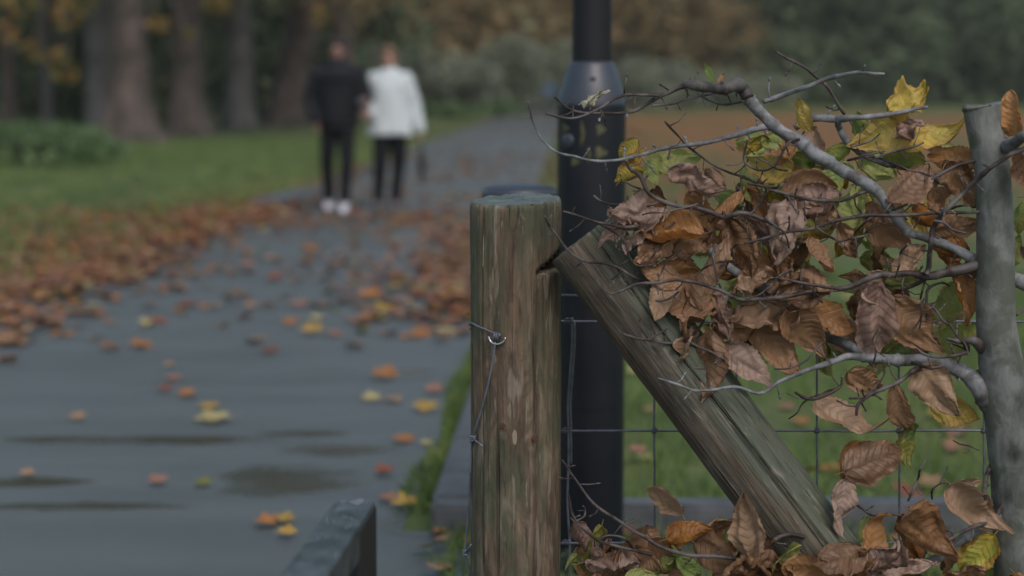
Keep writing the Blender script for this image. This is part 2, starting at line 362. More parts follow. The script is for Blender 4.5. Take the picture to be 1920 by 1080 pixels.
def oriented_box(a, b, w, h, z0, bev=.012):
    """a box along a->b (ground points), width w to its right"""
    a = Vector(a); b = Vector(b); d = (b - a); L = d.length; d.normalize(); r = Vector((d.y, -d.x, 0))
    bm = bmesh.new(); bmesh.ops.create_cube(bm, size=1)
    for q in bm.verts:
        c = q.co.copy(); q.co = a + d * (c.y + .5) * L + r * (c.x + .5) * w + Vector((0, 0, z0 + (c.z + .5) * h))
    bmesh.ops.bevel(bm, geom=bm.edges[:], offset=bev, segments=2, affect='EDGES'); return bm
KX = lambda Y: -0.415 + 0.0334 * Y
for i in range(9):
    y0 = 5.34 + i * 0.92
    mb = MB(); mb.bm(oriented_box((KX(y0), y0, 0), (KX(y0 + .905), y0 + .905, 0), .125, .1 + .003 * (i % 2), -.0))
    where = 'first kerb stone of the receding row, next to the corner by the timber post' if i == 0 else 'grey kerb stone in the row edging the grass beside the path'
    mb.build('kerb_stone', M['kerb'], label=where, cat='kerb stone', group='kerb stones along the path edge', smooth=False)
for i in range(5):
    x0 = -0.235 + i * 0.92
    mb = MB(); mb.bm(oriented_box((x0, 5.33, 0), (x0 + .905, 5.33, 0), .12, .098 + .003 * (i % 2), 0))
    mb.build('kerb_stone', M['kerb'], label='corner kerb stone lying crosswise beside the lamp post base' if i == 0 else 'grey kerb stone in the crosswise row behind the wire mesh', cat='kerb stone', group='kerb stones behind the fence', smooth=False)

mb = MB(); q0 = gnd(474, 384); q1 = gnd(556, 364); mb.bm(oriented_box(q0, q1, .35, .07, 0)); mb.build('stone_slab', M['slab'], label='low grey stone edging slab beside the path left of the white trainers', cat='stone slab', smooth=False)
# ------------------------------------------------------------------ grass (uncountable)
def blades(name, n, xf, yr, hr, wd, m, seed, label, lean=.6):
    rnd = random.Random(seed); v, f = [], []
    for i in range(n):
        Y = rnd.uniform(*yr); a, b = xf(Y); X = rnd.uniform(a, b)
        if noise.noise(Vector((X * 1.7, Y * .9, seed))) < -.28: continue
        h = rnd.uniform(*hr); an = rnd.uniform(0, 6.28); dx, dy = math.cos(an) * wd, math.sin(an) * wd
        lx, ly = rnd.gauss(0, lean) * h, rnd.gauss(0, lean) * h; k = len(v)
        v += [(X - dx, Y - dy, 0), (X + dx, Y + dy, 0), (X + dx * .7 + lx * .4, Y + dy * .7 + ly * .4, h * .6), (X - dx * .7 + lx * .4, Y - dy * .7 + ly * .4, h * .6), (X + lx, Y + ly, h)]
        f += [(k, k + 1, k + 2, k + 3), (k + 3, k + 2, k + 4)]
    mobj(name, v, f, m, kind='stuff', label=label, cat='grass')
M['blade'] = crown_material('grass_blades', [(0.07, 0.115, 0.03), (0.125, 0.19, 0.05), (0.18, 0.25, 0.075), (0.24, 0.27, 0.10)], .25, 2.5)
blades('grass', 15000, lambda Y: (KX(Y) + .13, .9 + Y * .3), (5.45, 13), (.03, .09), .0035, M['blade'], 5, 'short green grass growing behind the fence')
blades('grass', 3500, lambda Y: (pr(Y) - .02 + .03 * math.sin(Y * 3), KX(Y)), (5.5, 14), (.02, .06), .0035, M['blade'], 6, 'narrow strip of grass between tarmac and kerb')
blades('grass', 9000, lambda Y: (-.3 + Y * .02, 3.0), (3.4, 5.3), (.03, .10), .0035, M['blade'], 8, 'rough grass at the foot of the wire fence')
blades('grass', 24000, lambda Y: (pl(Y) - 8 - Y * .1, pl(Y) - .05), (10, 46), (.04, .11), .009, M['blade'], 7, 'green verge grass left of the path')

# ------------------------------------------------------------------ fallen leaves
FC = {'rust': (0.25, 0.085, 0.05), 'orange': (0.38, 0.165, 0.06), 'tan': (0.36, 0.22, 0.13), 'pink': (0.32, 0.165, 0.115), 'yellow': (0.42, 0.27, 0.07), 'pale': (0.44, 0.37, 0.17), 'olive': (0.18, 0.18, 0.05), 'brown': (0.24, 0.125, 0.07)}
WORD = {'rust': 'rust red', 'orange': 'orange', 'tan': 'tan', 'pink': 'pinkish brown', 'yellow': 'yellow', 'pale': 'pale yellow', 'olive': 'olive green', 'brown': 'dull brown'}
FM = {k: simple('fallen_leaf_' + k, c, tuple(q * .62 for q in c), 30, .65, .2, 0, .3, .002) for k, c in FC.items()}
FK = list(FC)
def lobed(rnd, size):
    """lobed autumn leaf lying on the ground, curled up a little; size = width"""
    n = 40; v = [(0, 0, .012 * rnd.random())]; f = []; cx, cy = rnd.uniform(-9, 9), rnd.uniform(-9, 9)
    lift = rnd.uniform(.5, 1.6); an = rnd.uniform(0, 6.28); h = size / 2
    for ring in (.5, 1.0):
        for i in range(n):
            a = 2 * math.pi * i / n
            r = .56 + .44 * abs(math.cos(2.5 * a)) ** .7 + .05 * math.cos(15 * a); r *= .78 if abs(a - math.pi) < .5 else 1
            r = (1 - ring) * .45 + ring * r if ring == 1 else .5 * (r * .7 + .25)
            x, y = math.cos(a) * r * h, math.sin(a) * r * h * .92
            z = .006 + lift * size * (.10 * (x * math.cos(an) + y * math.sin(an)) ** 2 / h ** 2 + .045 * (1 + noise.noise(Vector((x / h * 1.6 + cx, y / h * 1.6 + cy, 0)))) * ring)
            v.append((x, y, z))
    for i in range(n):
        j = (i + 1) % n; f += [(0, 1 + i, 1 + j), (1 + i, 1 + n + i, 1 + n + j, 1 + j)]
    st = len(v); v += [(-h * .5, -.0015, .008), (-h * .5, .0015, .008), (-h * 1.35, .001, .012), (-h * 1.35, -.001, .012)]; f.append((st, st + 1, st + 2, st + 3))
    return v, f
rnd = random.Random(11)
placed = [  # photograph x, y, width in px, colour, label
 (720, 713, 62, 'orange', 'large curled orange leaf on the tarmac left of the timber post'),
 (697, 755, 46, 'pale', 'pale yellow leaf lying just below the large curled orange leaf'),
 (738, 757, 44, 'tan', 'tan leaf just below and right of the large curled orange leaf'),
 (800, 775, 56, 'yellow', 'yellow leaf at the edge of the grass strip beside the timber post'),
 (815, 740, 44, 'pink', 'pinkish leaf on the tarmac edge touching the grass strip'),
 (757, 832, 52, 'orange', 'salmon orange leaf flat on the tarmac near the kerb corner'),
 (800, 838, 30, 'pale', 'small pale leaf between the salmon leaf and the grass strip'),
 (392, 770, 46, 'yellow', 'yellow leaf lying just above a wider pale leaf on open tarmac'),
 (403, 793, 82, 'pale', 'wide pale yellow leaf on open tarmac above the puddle streaks'),
 (352, 747, 44, 'orange', 'orange brown leaf up and left of the wide pale leaf'),
 (309, 737, 38, 'rust', 'rust coloured leaf, leftmost of the three above the wide pale leaf'),
 (326, 715, 40, 'pink', 'faint pinkish leaf above the rust and orange pair on open tarmac'),
 (318, 690, 26, 'tan', 'small tan leaf alone above the faint pinkish leaf'),
 (146, 790, 40, 'tan', 'lone tan leaf on the left of the open tarmac'),
 (53, 898, 36, 'tan', 'curled tan leaf at the lower left of the tarmac'),
 (298, 912, 44, 'pink', 'curled pinkish leaf standing up on the tarmac beside the brown puddle'),
 (382, 915, 40, 'olive', 'dull olive leaf at the left end of the brown puddle'),
 (528, 982, 60, 'yellow', 'upright yellow leaf of the pair above the metal gate'),
 (500, 992, 56, 'orange', 'orange leaf under the upright yellow leaf above the metal gate'),
 (538, 1012, 44, 'yellow', 'yellow leaf tip nearest the metal gate rail'),
 (722, 896, 48, 'rust', 'red brown leaf on the tarmac above the end of the metal gate'),
 (757, 958, 60, 'yellow', 'yellow leaf in the litter between metal gate and kerb corner'),
 (730, 945, 50, 'pink', 'pinkish leaf just past the end of the metal gate'),
 (820, 962, 44, 'olive', 'olive leaf lying against the dark face of the kerb corner'),
 (865, 985, 36, 'brown', 'brown leaf in front of the kerb beside the timber post'),
 (505, 665, 44, 'rust', 'lone rust red leaf in the middle of the path'),
 (586, 630, 52, 'yellow', 'yellow orange leaf at the centre of the path'),
 (596, 603, 34, 'pale', 'pale leaf just above the yellow orange leaf in mid path'),
 (545, 613, 38, 'orange', 'orange leaf left of the yellow orange leaf in mid path'),
 (472, 580, 36, 'tan', 'tan yellow leaf alone left of mid path'),
 (350, 575, 48, 'rust', 'rust brown leaf on the left half of the path'),
 (206, 609, 30, 'orange', 'small orange leaf on the left of the path below the leaf drift'),
 (118, 598, 34, 'pink', 'pinkish leaf just outside the drift on the left'),
 (130, 633, 28, 'orange', 'orange leaf below the pinkish leaf on the left'),
 (14, 648, 50, 'tan', 'tan leaf at the left edge of the tarmac'),
 (516, 530, 44, 'rust', 'dark rust leaf in the group on the middle of the path'),
 (560, 578, 44, 'pink', 'pinkish leaf in mid path above the orange one'),
 (692, 565, 54, 'orange', 'orange tan leaf right of mid path'),
 (713, 598, 28, 'olive', 'small dark olive leaf right of mid path'),
 (835, 625, 46, 'pale', 'pale yellow leaf against the timber post side of the path'),
 (684, 598, 30, 'tan', 'small tan leaf left of the dark olive leaf'),
 (745, 525, 48, 'rust', 'rust leaf on the right half of the path'),
 (580, 385 + 90, 40, 'orange', 'orange leaf lying in front of the couple'),
 (840, 565, 60, 'orange', 'bright orange leaf beside the timber post at the drift end'),
 (862, 590, 44, 'rust', 'rust red leaf half hidden behind the timber post'),
 (45, 552, 22, 'cream_', 'tiny white scrap lying in the leaf drift at far left'),
 (1218, 778, 34, 'tan', 'tan leaf in the grass between lamp post and brace'),
 (1210, 865, 40, 'pale', 'pale leaf in the grass just right of the lamp post'),
 (1790, 850, 60, 'pink', 'pink red leaf in the grass beyond the mesh near the beech stem'),
 (1560, 890, 56, 'orange', 'salmon orange leaf in the grass beyond the mesh by the brace'),
 (1500, 800, 44, 'orange', 'orange leaf in the grass above the brace timber'),
 (1740, 920, 60, 'tan', 'tan leaf on the grass beyond the mesh above the kerb'),
 (1625, 915, 46, 'pink', 'pinkish leaf on the grass between two mesh wires'),
 (1755, 785, 44, 'yellow', 'yellow leaf on the grass beyond the mesh, higher up'),
 (1475, 770, 40, 'pink', 'pinkish leaf on the far grass above the brace'),
 (1330, 950, 40, 'tan', 'tan leaf on the crosswise kerb behind the mesh'),
 (1190, 705, 34, 'pale', 'pale leaf on the grass close to the lamp post'),
]
FM['cream_'] = simple('white_scrap', (0.6, 0.6, 0.65), None, 20)
for (px, py, wpx, col, lab) in placed:
    p = gnd(px, py); size = wpx / pxm(p.y)
    v, f = lobed(rnd, size * .95)
    o = mobj('fallen_leaf' if col != 'cream_' else 'paper_scrap', v, f, FM[col], label=lab, cat='leaf' if col != 'cream_' else 'litter', group='single leaves lying clear on the ground' if col != 'cream_' else None)
    tl = rnd.uniform(.08, .32); rz_ = rnd.uniform(0, 6.28); o.matrix_world = Matrix.Translation((p.x, p.y, .006 + size * .42 * math.sin(tl))) @ Matrix.Rotation(tl, 4, 'X') @ Matrix.Rotation(rz_, 4, 'Z') @ Matrix.Scale(.85 + .4 * rnd.random(), 4, (0, 0, 1))
# density of the drift over the path and verge
def dens(X, Y):
    a = X - pl(Y); b = pr(Y) - X; n = .5 + .5 * noise.noise(Vector((X * .9, Y * .55, 2.2))); d = 0
    if a < 0: d = max(d, ((1.0 + a / 1.1) * .95 if a > -.8 else max(0, .24 * (1 + (a + .8) / 3.5))) * (1 if Y < 19 else max(.05, 1 - (Y - 19) / 4)))
    elif a < .9 and Y > 8: d = max(d, (1 - a / .9) ** 1.3 * 1.3)
    if 14.5 < Y < 19.4 and a > 0: d = max(d, ((Y - 14.5) / 3.6) ** 1.6 * (.75 if b < 1.5 or a < .8 else .42) * (1 if Y < 18.6 else .35))
    if 9 < Y < 19 and b < 1.1: d = max(d, (1 - max(b, 0) / 1.1) * min(1, (Y - 9) / 3) * 1.2)
    if Y > 9.0 and a > 0: d = max(d, .05 + .05 * (Y > 10.5) + .09 * (Y > 12.5))
    if Y > 22 and a > 0: d = max(d * .3, .10)
    return d * (n + .18) * 1.35
protos = {}
for k in FK:
    for j in range(3):
        v, f = lobed(rnd, .105); protos[(k, j)] = (v, f)
pal_w = [('rust', 4), ('orange', 3), ('tan', 5), ('pink', 6), ('yellow', 1), ('pale', 1), ('olive', 1), ('brown', 4)]
bag = [k for k, n in pal_w for _ in range(n)]
cands = []
while len(cands) < 3000:
    Y = 8.2 + 28 * rnd.random() ** 1.15; X = rnd.uniform(pl(Y) - 5.0, pr(Y) + .3)
    if abs(X / Y) > .30: continue
    if rnd.random() < dens(X, Y): cands.append((X, Y))
on_path = sorted([c for c in cands if c[0] > pl(c[1]) + .35], key=lambda c: c[1])[:190]
first = {}; sset = set(on_path)
for (X, Y) in on_path:
    k = rnd.choice(bag); j = rnd.randrange(3)
    if (k, j) not in first:
        o = mobj('fallen_leaf', protos[(k, j)][0], protos[(k, j)][1], FM[k], label=WORD[k] + ' leaf among the scatter on the tarmac in front of the couple', cat='leaf', group=WORD[k] + ' leaves scattered on the tarmac in front of the couple'); first[(k, j)] = o
    else:
        o = first[(k, j)].copy(); C.objects.link(o)
    o.location = (X, Y, .006); o.rotation_euler = (rnd.uniform(-.2, .2), rnd.uniform(-.2, .2), rnd.uniform(0, 6.28)); s = rnd.uniform(.75, 1.35); o.scale = (s, s, s * rnd.uniform(.8, 1.8))
def litter(name, pts, label, smin=.7, smax=1.3, z=.006, tilt=.35):
    V, Fc, MI = [], [], []
    for (X, Y) in pts:
        k = rnd.choice(bag); v, f = protos[(k, rnd.randrange(3))]; b = len(V); s = rnd.uniform(smin, smax)
        mt = Matrix.Translation((X, Y, z + rnd.random() * .015)) @ Matrix.Rotation(rnd.uniform(0, 6.28), 4, 'Z') @ Matrix.Rotation(rnd.uniform(-tilt, tilt), 4, 'X') @ Matrix.Diagonal((s, s, s * 1.3, 1))
        V += [mt @ Vector(q) for q in v]; Fc += [tuple(i + b for i in q) for q in f]; MI += [FK.index(k)] * len(f)
    mobj(name, V, Fc, [FM[k] for k in FK], mi=MI, kind='stuff', label=label, cat='leaf litter')
band = []
while len(band) < 1900:
    Y = 9.0 + 11 * rnd.random(); a_ = rnd.gauss(-.22, .42) if rnd.random() < .75 else rnd.uniform(-2.6, .3); X = pl(Y) + a_
    if noise.noise(Vector((X * 1.2, Y * .8, 5))) > -.25: band.append((X, Y))
while len(band) < 2250:
    Y = 10 + 9 * rnd.random(); X = pr(Y) - abs(rnd.gauss(0, .55)) + .1; band.append((X, Y))
litter('leaf_litter', [c for c in cands if c not in sset] + band, 'drift of orange and brown leaves banked along the path edge', .75, 1.3, .005, .16)
farp = []
while len(farp) < 1500:
    Y = 20.5 + 75 * rnd.random() ** 1.3; X = rnd.uniform(pl(Y) - .4, pr(Y) + 2.5)
    if rnd.random() < .35 + .5 * (X - pl(Y)) / 3: farp.append((X, Y))
litter('leaf_litter', farp, 'thin scatter of brown leaves on the far path behind the couple', .8, 1.5, .006, .2)
pts = []
while len(pts) < 420:
    Y = rnd.uniform(5.6, 30); X = rnd.uniform(pr(Y) + .3, .6 + Y * .29)
    if rnd.random() < .25 + .75 * (Y / 30): pts.append((X, Y))
litter('leaf_litter', pts, 'scattered autumn leaves lying in the grass beyond the wire fence', .7, 1.2, .03)
litter('leaf_litter', [(rnd.uniform(-.25, 2.2), rnd.uniform(3.5, 5.25)) for _ in range(190)], 'brown leaf litter on the ground under the fence', .5, .9, .02)

# ------------------------------------------------------------------ timber strainer post
PY = 3.28
pb = at(967, 700, PY); PXc = pb.x; PR = 0.0815
ptop = at(967, 375, PY).z
NZ, NA = 230, 200
V, Fc, MI = [], [], []
lcr = at(905, 600, PY).x - PXc; acr = math.pi + math.acos(min(1, abs(lcr) / PR)) if lcr < 0 else 0    # angle of the long split
def post_r(a, z):
    d = Vector((math.cos(a), math.sin(a), 0))
    r = PR * (1 + .012 * noise.noise(Vector((d.x * 1.2, d.y * 1.2, z * 2))))
    r += .0016 * noise.noise(Vector((d.x * 9, d.y * 9, z * 5))) + .0011 * noise.noise(Vector((d.x * 30, d.y * 30, z * 9)))
    da = abs((a - acr - .05 * noise.noise(Vector((z * 3, 1, 1))) + math.pi) % (2 * math.pi) - math.pi)
    if z > .45: r -= .011 * max(0, 1 - da / .028)
    for (ka, kz) in ((4.45, at(0, 795, PY).z), (5.05, at(0, 820, PY).z)):
        q = math.hypot((a - ka) * PR, (z - kz) * .8); r += .0022 * math.exp(-((q - .010) / .0035) ** 2) - .001 * math.exp(-(q / .006) ** 2)
    return r
post_root = empty('fence_post', (PXc, PY, 0), label='round weathered timber strainer post with a flat sawn top, wire stapled round it', cat='fence post')
NOTCH = set()
zs = [-.3 + (ptop + .3) * (1 - (1 - i / NZ) ** 1.0) for i in range(NZ + 1)]
nA = at(1003, 512, PY - .08); nB = at(1046, 478, PY - .08); nC = at(1050, 516, PY - .08)
for i, z in enumerate(zs):
    for j in range(NA):
        a = 2 * math.pi * j / NA; r = post_r(a, z)
        if i == NZ: r -= .003
        x, y = math.cos(a) * r, math.sin(a) * r
        # wedge notch where the brace is let in
        wx = PXc + x
        if y < .02 and wx > nA.x:
            t = (wx - nA.x) / (nB.x - nA.x); top = nA.z + t * (nB.z - nA.z); bot = nA.z - .001
            if bot - .002 < z < top: y += .030 + .01 * t; NOTCH.add(i * NA + j)
        zz = z + ((.003 * math.cos(a) + .0045 * math.sin(a)) * (i / NZ) ** 6 + .0032 * noise.noise(Vector((x * 75, y * 75, 0))) * (i >= NZ - 1))
        V.append((x, y, zz))
for i in range(NZ):
    for j in range(NA):
        k = (j + 1) % NA; Fc.append((i * NA + j, i * NA + k, (i + 1) * NA + k, (i + 1) * NA + j)); MI.append(2 if all(q in NOTCH for q in Fc[-1]) else 0)  # notch faces get a dark colour for the shade inside
base = NZ * NA
for q, s in ((1, .93), (2, .6), (3, .25)):
    for j in range(NA):
        x, y, z = V[NZ * NA + j]; V.append((x * s, y * s, z + .0022 + .0012 * noise.noise(Vector((x * s * 90, y * s * 90, 3)))))
for q in range(3):
    for j in range(NA):
        k = (j + 1) % NA; a0 = base + q * NA; a1 = base + (q + 1) * NA; Fc.append((a0 + j, a0 + k, a1 + k, a1 + j)); MI.append(1)
V.append((0, 0, ptop + .003)); Fc += [(base + 3 * NA + j, base + 3 * NA + (j + 1) % NA, len(V) - 1) for j in range(NA)]; MI += [1] * NA
M['split'] = simple('recess_shade', (0.012, 0.010, 0.008), (0.03, 0.024, 0.018), 60, .9, .1)  # painted shade for the post notch and the brace cracks
mobj('timber', V, Fc, [M['post'], M['endgrain'], M['split']], post_root, mi=MI)
for (px, py, wx, hz, mt) in ((965, 818, .0042, .014, 'chip'), (942, 797, .0062, .0065, 'knot'), (1002, 822, .0078, .0085, 'knot'), (906, 470, .002, .03, 'peel'), (924, 520, .002, .02, 'peel')):
    if mt == 'chip' or mt == 'peel':
        if 'chip' not in M: M['chip'] = simple('bare_wood_chip', (0.30, 0.25, 0.18), (0.2, 0.16, 0.11), 60)
        m_ = M['chip']
    else:
        if 'knot' not in M: M['knot'] = simple('dark_knot', (0.045, 0.025, 0.018), (0.10, 0.05, 0.03), 120)
        m_ = M['knot']
    p = at(px, py, PY - .07); dx = p.x - PXc; a = -math.acos(max(-1, min(1, dx / PR))); r = post_r(a % (2 * math.pi), p.z)
    mb = MB(); n = 14; vs = [(math.cos(a) * (r + .0012), math.sin(a) * (r + .0012), p.z)]
    for j in range(n):
        t = 2 * math.pi * j / n; aa = a + math.cos(t) * wx * (1 + .3 * noise.noise(Vector((t, px, 0)))) / PR; zz = p.z + math.sin(t) * hz * (1 + .25 * noise.noise(Vector((t, py, 5))))
        rr = post_r(aa % (2 * math.pi), zz) + .0004; vs.append((math.cos(aa) * rr, math.sin(aa) * rr, zz))
    mb.add(vs, [(0, 1 + j, 1 + (j + 1) % n) for j in range(n)]); mb.build({'chip': 'pale_chip', 'knot': 'knot', 'peel': 'peeled_strip'}[mt], m_, post_root)

# ------------------------------------------------------------------ diagonal brace
SR = .0675
s0 = at(1094, 447, 3.20); s1 = at(1478, 962, 3.12); sd_ = (s1 - s0); s_len = sd_.length; sdn = sd_.normalized()
s_end = s0 + sdn * ((s0.z + .15) / -sdn.z)
L = (s_end - s0).length
zax = -sdn                                   # local z runs up the timber
xax = Vector((1, 0, 0)); xax = (xax - zax * xax.dot(zax)).normalized(); yax = zax.cross(xax)
brace = empty('brace_strut', (0, 0, 0), label='diagonal round timber brace leaning against the strainer post, greenish and split along its length', cat='timber brace')
NZ2, NA2 = 240, 260; V, Fc, MI = [], [], []
crk = [0.0]; DEEP = set()
CRK = ((4.90, .0065, .040, 0), (5.42, .004, .034, 4), (5.75, .003, .03, 6))
def strut_r(a, z):
    c, s = math.cos(a), math.sin(a); r = SR * (1 + .02 * noise.noise(Vector((c, s, z * 2.5))))
    r += .002 * noise.noise(Vector((c * 6, s * 6, z * 6))) + .001 * noise.noise(Vector((c * 22, s * 22, z * 12)))
    flat = SR * .975 / max(.2, math.cos(((a - 3.95 + math.pi) % (2 * math.pi)) - math.pi))      # a hewn flat on the lower side
    r = min(r, flat) if flat > 0 else r
    for (ca, dp, wd, ph) in CRK:
        ce = ca + .16 * noise.noise(Vector((z * 2.2, ph, 0))) + .05 * noise.noise(Vector((z * 9, ph, 1)))
        da = abs((a - ce + math.pi) % (2 * math.pi) - math.pi)
        on = max(0, min(1, 1.6 + 2.2 * noise.noise(Vector((z * 2.4, ph, 7)))))
        r -= dp * on * max(0, 1 - da / wd); crk[0] = max(crk[0], on * (1 - da / wd))
    return r
for i in range(NZ2 + 1):
    z = -L + L * i / NZ2
    for j in range(NA2):
        crk[0] = 0; a = 2 * math.pi * j / NA2; r = strut_r(a, z)
        if crk[0] > .55: DEEP.add(i * NA2 + j)
        r = r * (0.985 if i == NZ2 else 1); V.append((math.cos(a) * r, math.sin(a) * r, z + (.003 * noise.noise(Vector((a * 4, 0, 2))) if i == NZ2 else 0)))
for i in range(NZ2):
    for j in range(NA2):
        k = (j + 1) % NA2; Fc.append((i * NA2 + j, i * NA2 + k, (i + 1) * NA2 + k, (i + 1) * NA2 + j)); MI.append(2 if sum(q in DEEP for q in Fc[-1]) >= 3 else 0)  # deep crack faces coloured dark in place of their shade
V.append((0, 0, .001)); Fc += [(NZ2 * NA2 + j, NZ2 * NA2 + (j + 1) % NA2, len(V) - 1) for j in range(NA2)]; MI += [1] * NA2
so = mobj('timber', V, Fc, [M['strut'], M['endgrain'], M['split']], brace, mi=MI)
so.matrix_local = Matrix(((xax.x, yax.x, zax.x, s0.x), (xax.y, yax.y, zax.y, s0.y), (xax.z, yax.z, zax.z, s0.z), (0, 0, 0, 1)))

# ------------------------------------------------------------------ wire fence
FY = 3.40
fence = empty('wire_fence', (0, 0, 0), label='galvanised square mesh stock fence stapled to the timber post, wires knotted where they cross', cat='wire fence')
WR = .0023
def wob(p, k=.0012): return p + Vector((noise.noise(p * 7) * k, 0, noise.noise(p * 7 + Vector((5, 5, 5))) * k))
def knot(p, parent=fence, r=.0044):
    mb = MB()
    for q in (-1, 0, 1):
        pts = [p + Vector((q * .0030 + .0008 * math.sin(t), math.cos(t) * r, math.sin(t) * r)) for t in [i * 2 * math.pi / 10 for i in range(11)]]
        mb.tube(pts, [.00135] * 11, 6)
    pts = [p + Vector((math.cos(t) * r * .9, -.0015 + math.sin(t) * r * .8, .003 + .0006 * t)) for t in [i * .7 for i in range(10)]]
    mb.tube(pts, [.0013] * 10, 6); mb.build('knot', M['wire'], parent)
hy = [603, 808, 1018, 1180, 1310]
vx = [1227, 1381, 1532, 1686, 1845, 2000, 2160, 2320]
for y in hy:
    x = 1046; pts = []
    while x < 2400: pts.append(wob(at(x, y + .4 * math.sin(x * .02), FY))); x += 40
    back = [Vector((PXc + math.cos(a) * (PR + .002), PY + math.sin(a) * (PR + .002), pts[0].z)) for a in [R(60), R(80), R(100), R(125), R(150), R(170)]]
    mb = MB(); P, rr = spline([tuple(q) + (WR,) for q in back[::-1] + pts], .012); mb.tube(P, rr, 8); mb.build('line_wire', M['wire'], fence)
for x in vx:
    pts = [wob(at(x, y, FY - .004)) for y in range(603, 1400, 40)]
    mb = MB(); P, rr = spline([tuple(q) + (WR * .92,) for q in pts], .02); mb.tube(P, rr, 8); mb.build('stay_wire', M['wire'], fence)
    for y in hy[:4]: knot(at(x, y, FY - .002))
stay = [(1072, 603), (1073, 640), (1069, 700), (1065, 760), (1066, 808), (1066, 870), (1064, 940), (1068, 1018), (1068, 1100), (1068, 1300)]
mb = MB(); P, rr = spline([tuple(at(x, y, FY - .004)) + (WR * .95,) for x, y in stay], .01); mb.tube(P, rr, 8); mb.build('stay_wire', M['wire'], fence)
mb = MB(); P, rr = spline([tuple(at(x + 5, y, FY - .001)) + (WR * .8,) for x, y in stay[:6]], .01); mb.tube(P, rr, 8); mb.build('stay_wire', M['wire'], fence)
for y in hy[:3]: knot(at(1066 + 4 * (y == 603), y, FY - .002)); knot(at(1058 + 4 * (y == 603), y, FY - .002), r=.003)
# twisted strand higher up
mb = MB(); a, b = at(1042, 553, FY), at(1500, 560, FY)
for ph in (0, math.pi):
    pts = [a.lerp(b, i / 260) + Vector((0, math.cos(i * .9 + ph) * .0016, math.sin(i * .9 + ph) * .0016)) for i in range(261)]
    mb.tube(pts, [.0010] * 261, 5)
mb.build('twisted_wire', M['wire'], fence)
# the cut end of the mesh, bent round the left side of the post
def surf(px, py, lift=.002):
    p = at(px, py, PY - PR * .9); dx = max(-1, min(1, (p.x - PXc) / (PR + lift))); a = -math.acos(dx); r = PR + lift + .001
    return Vector((PXc + math.cos(a) * r, PY + math.sin(a) * r, p.z))
wrap = [Vector((PXc + math.cos(a) * (PR + .003), PY + math.sin(a) * (PR + .003), at(0, 607 + k, PY).z)) for a, k in ((R(150), -1), (R(170), 0), (R(190), 1))] + [surf(884, 611, .004), surf(897, 615), surf(912, 619), surf(925, 624, .004)]
mb = MB(); P, rr = spline([tuple(q) + (.0019,) for q in wrap], .004); mb.tube(P, rr, 10); mb.build('wrapped_wire', M['wire'], fence)
mb = MB()
c = surf(930, 628, .007)
for q in range(3):
    pts = [c + Vector((-.003 + q * .0035 + .001 * math.sin(t), math.cos(t) * .0048, math.sin(t) * .0058 - q * .0006)) for t in [i * 2 * math.pi / 12 for i in range(13)]]; mb.tube(pts, [.0019] * 13, 8)
mb.sphere(c + Vector((.006, -.003, .001)), .0042, 10, 8); mb.build('knot', M['wire'], fence)
pts = [surf(x, y, .005) for x, y in ((917, 631), (920, 639), (928, 644), (937, 643), (945, 638), (948, 631))]
mb = MB(); P, rr = spline([tuple(q) + (.0021,) for q in pts], .002); mb.tube(P, rr, 10); mb.build('staple', M['wirebright'], fence)
tail = [surf(929, 640, .005), surf(926, 665, .005), surf(920, 700, .006), surf(911, 740, .007), surf(899, 785, .006), surf(888, 822, .006)]
lft = [at(885, 840, PY - .02), at(882, 880, PY - .02), at(879, 940, PY - .01), at(875, 1000, PY), at(872, 1035, PY), at(876, 1060, PY), at(881, 1090, PY), at(884, 1200, PY)]
mb = MB(); P, rr = spline([tuple(q) + (.0019,) for q in tail + lft], .006); mb.tube(P, rr, 10); mb.build('hanging_wire', M['wire'], fence)
for (x, y, tx, ty) in ((887, 828, 906, 838), (873, 1036, 884, 1020)):
    c = surf(x, y, .005) if y < 900 else at(x, y, PY - .01); mb = MB()
    for q in (-1, 0, 1):
        pts = [c + Vector((math.cos(t) * .0048, math.sin(t) * .0042, q * .0035 + .0008 * math.cos(t))) for t in [i * 2 * math.pi / 12 for i in range(13)]]; mb.tube(pts, [.0016] * 13, 8)
    e = (surf(tx, ty, .008) if y < 900 else at(tx, ty, PY - .03)); mb.tube([c + Vector((0, -.004, 0)), c.lerp(e, .5) + Vector((0, -.005, .001)), e], [.0018, .0018, .0015], 8); mb.build('knot', M['wire'], fence)

# ------------------------------------------------------------------ lamp post
LY = 4.90
lb = at(1108, 500, LY); lamp = empty('street_lamp', (lb.x, LY, 0), label='black painted steel lamp post with a wide base and sloping shoulder behind the fence', cat='street lamp')
def lathe(prof, seg=48, c=(0, 0)):
    mb = MB(); vs = [(c[0] + math.cos(2 * math.pi * j / seg) * r, c[1] + math.sin(2 * math.pi * j / seg) * r, z) for r, z in prof for j in range(seg)]
    fs = [(i * seg + j, i * seg + (j + 1) % seg, (i + 1) * seg + (j + 1) % seg, (i + 1) * seg + j) for i in range(len(prof) - 1) for j in range(seg)]
    fs.append(tuple((len(prof) - 1) * seg + j for j in range(seg))); mb.add(vs, fs); return mb
zsh, zst = at(0, 193, LY).z, at(0, 117, LY).z
lathe([(.115, 0), (.115, .03), (.092, .05), (.0918, .07), (.0916, .1), (.0914, .4), (.0912, .8), (.0912, zsh - .05), (.0915, zsh - .01), (.0918, zsh - .004)]).build('base_column', M['black'], lamp)
lathe([(.0922, zsh - .004), (.0915, zsh + .006), (.086, zsh + .03), (.0615, zst - .006), (.057, zst), (.052, zst + .002)]).build('shoulder', M['shoulder'], lamp)
lathe([(.0525, zst), (.0522, zst + .03), (.052, zst + .3), (.045, 3.2), (.038, 4.6), (.03, 4.7)]).build('shaft', M['shaft'], lamp)
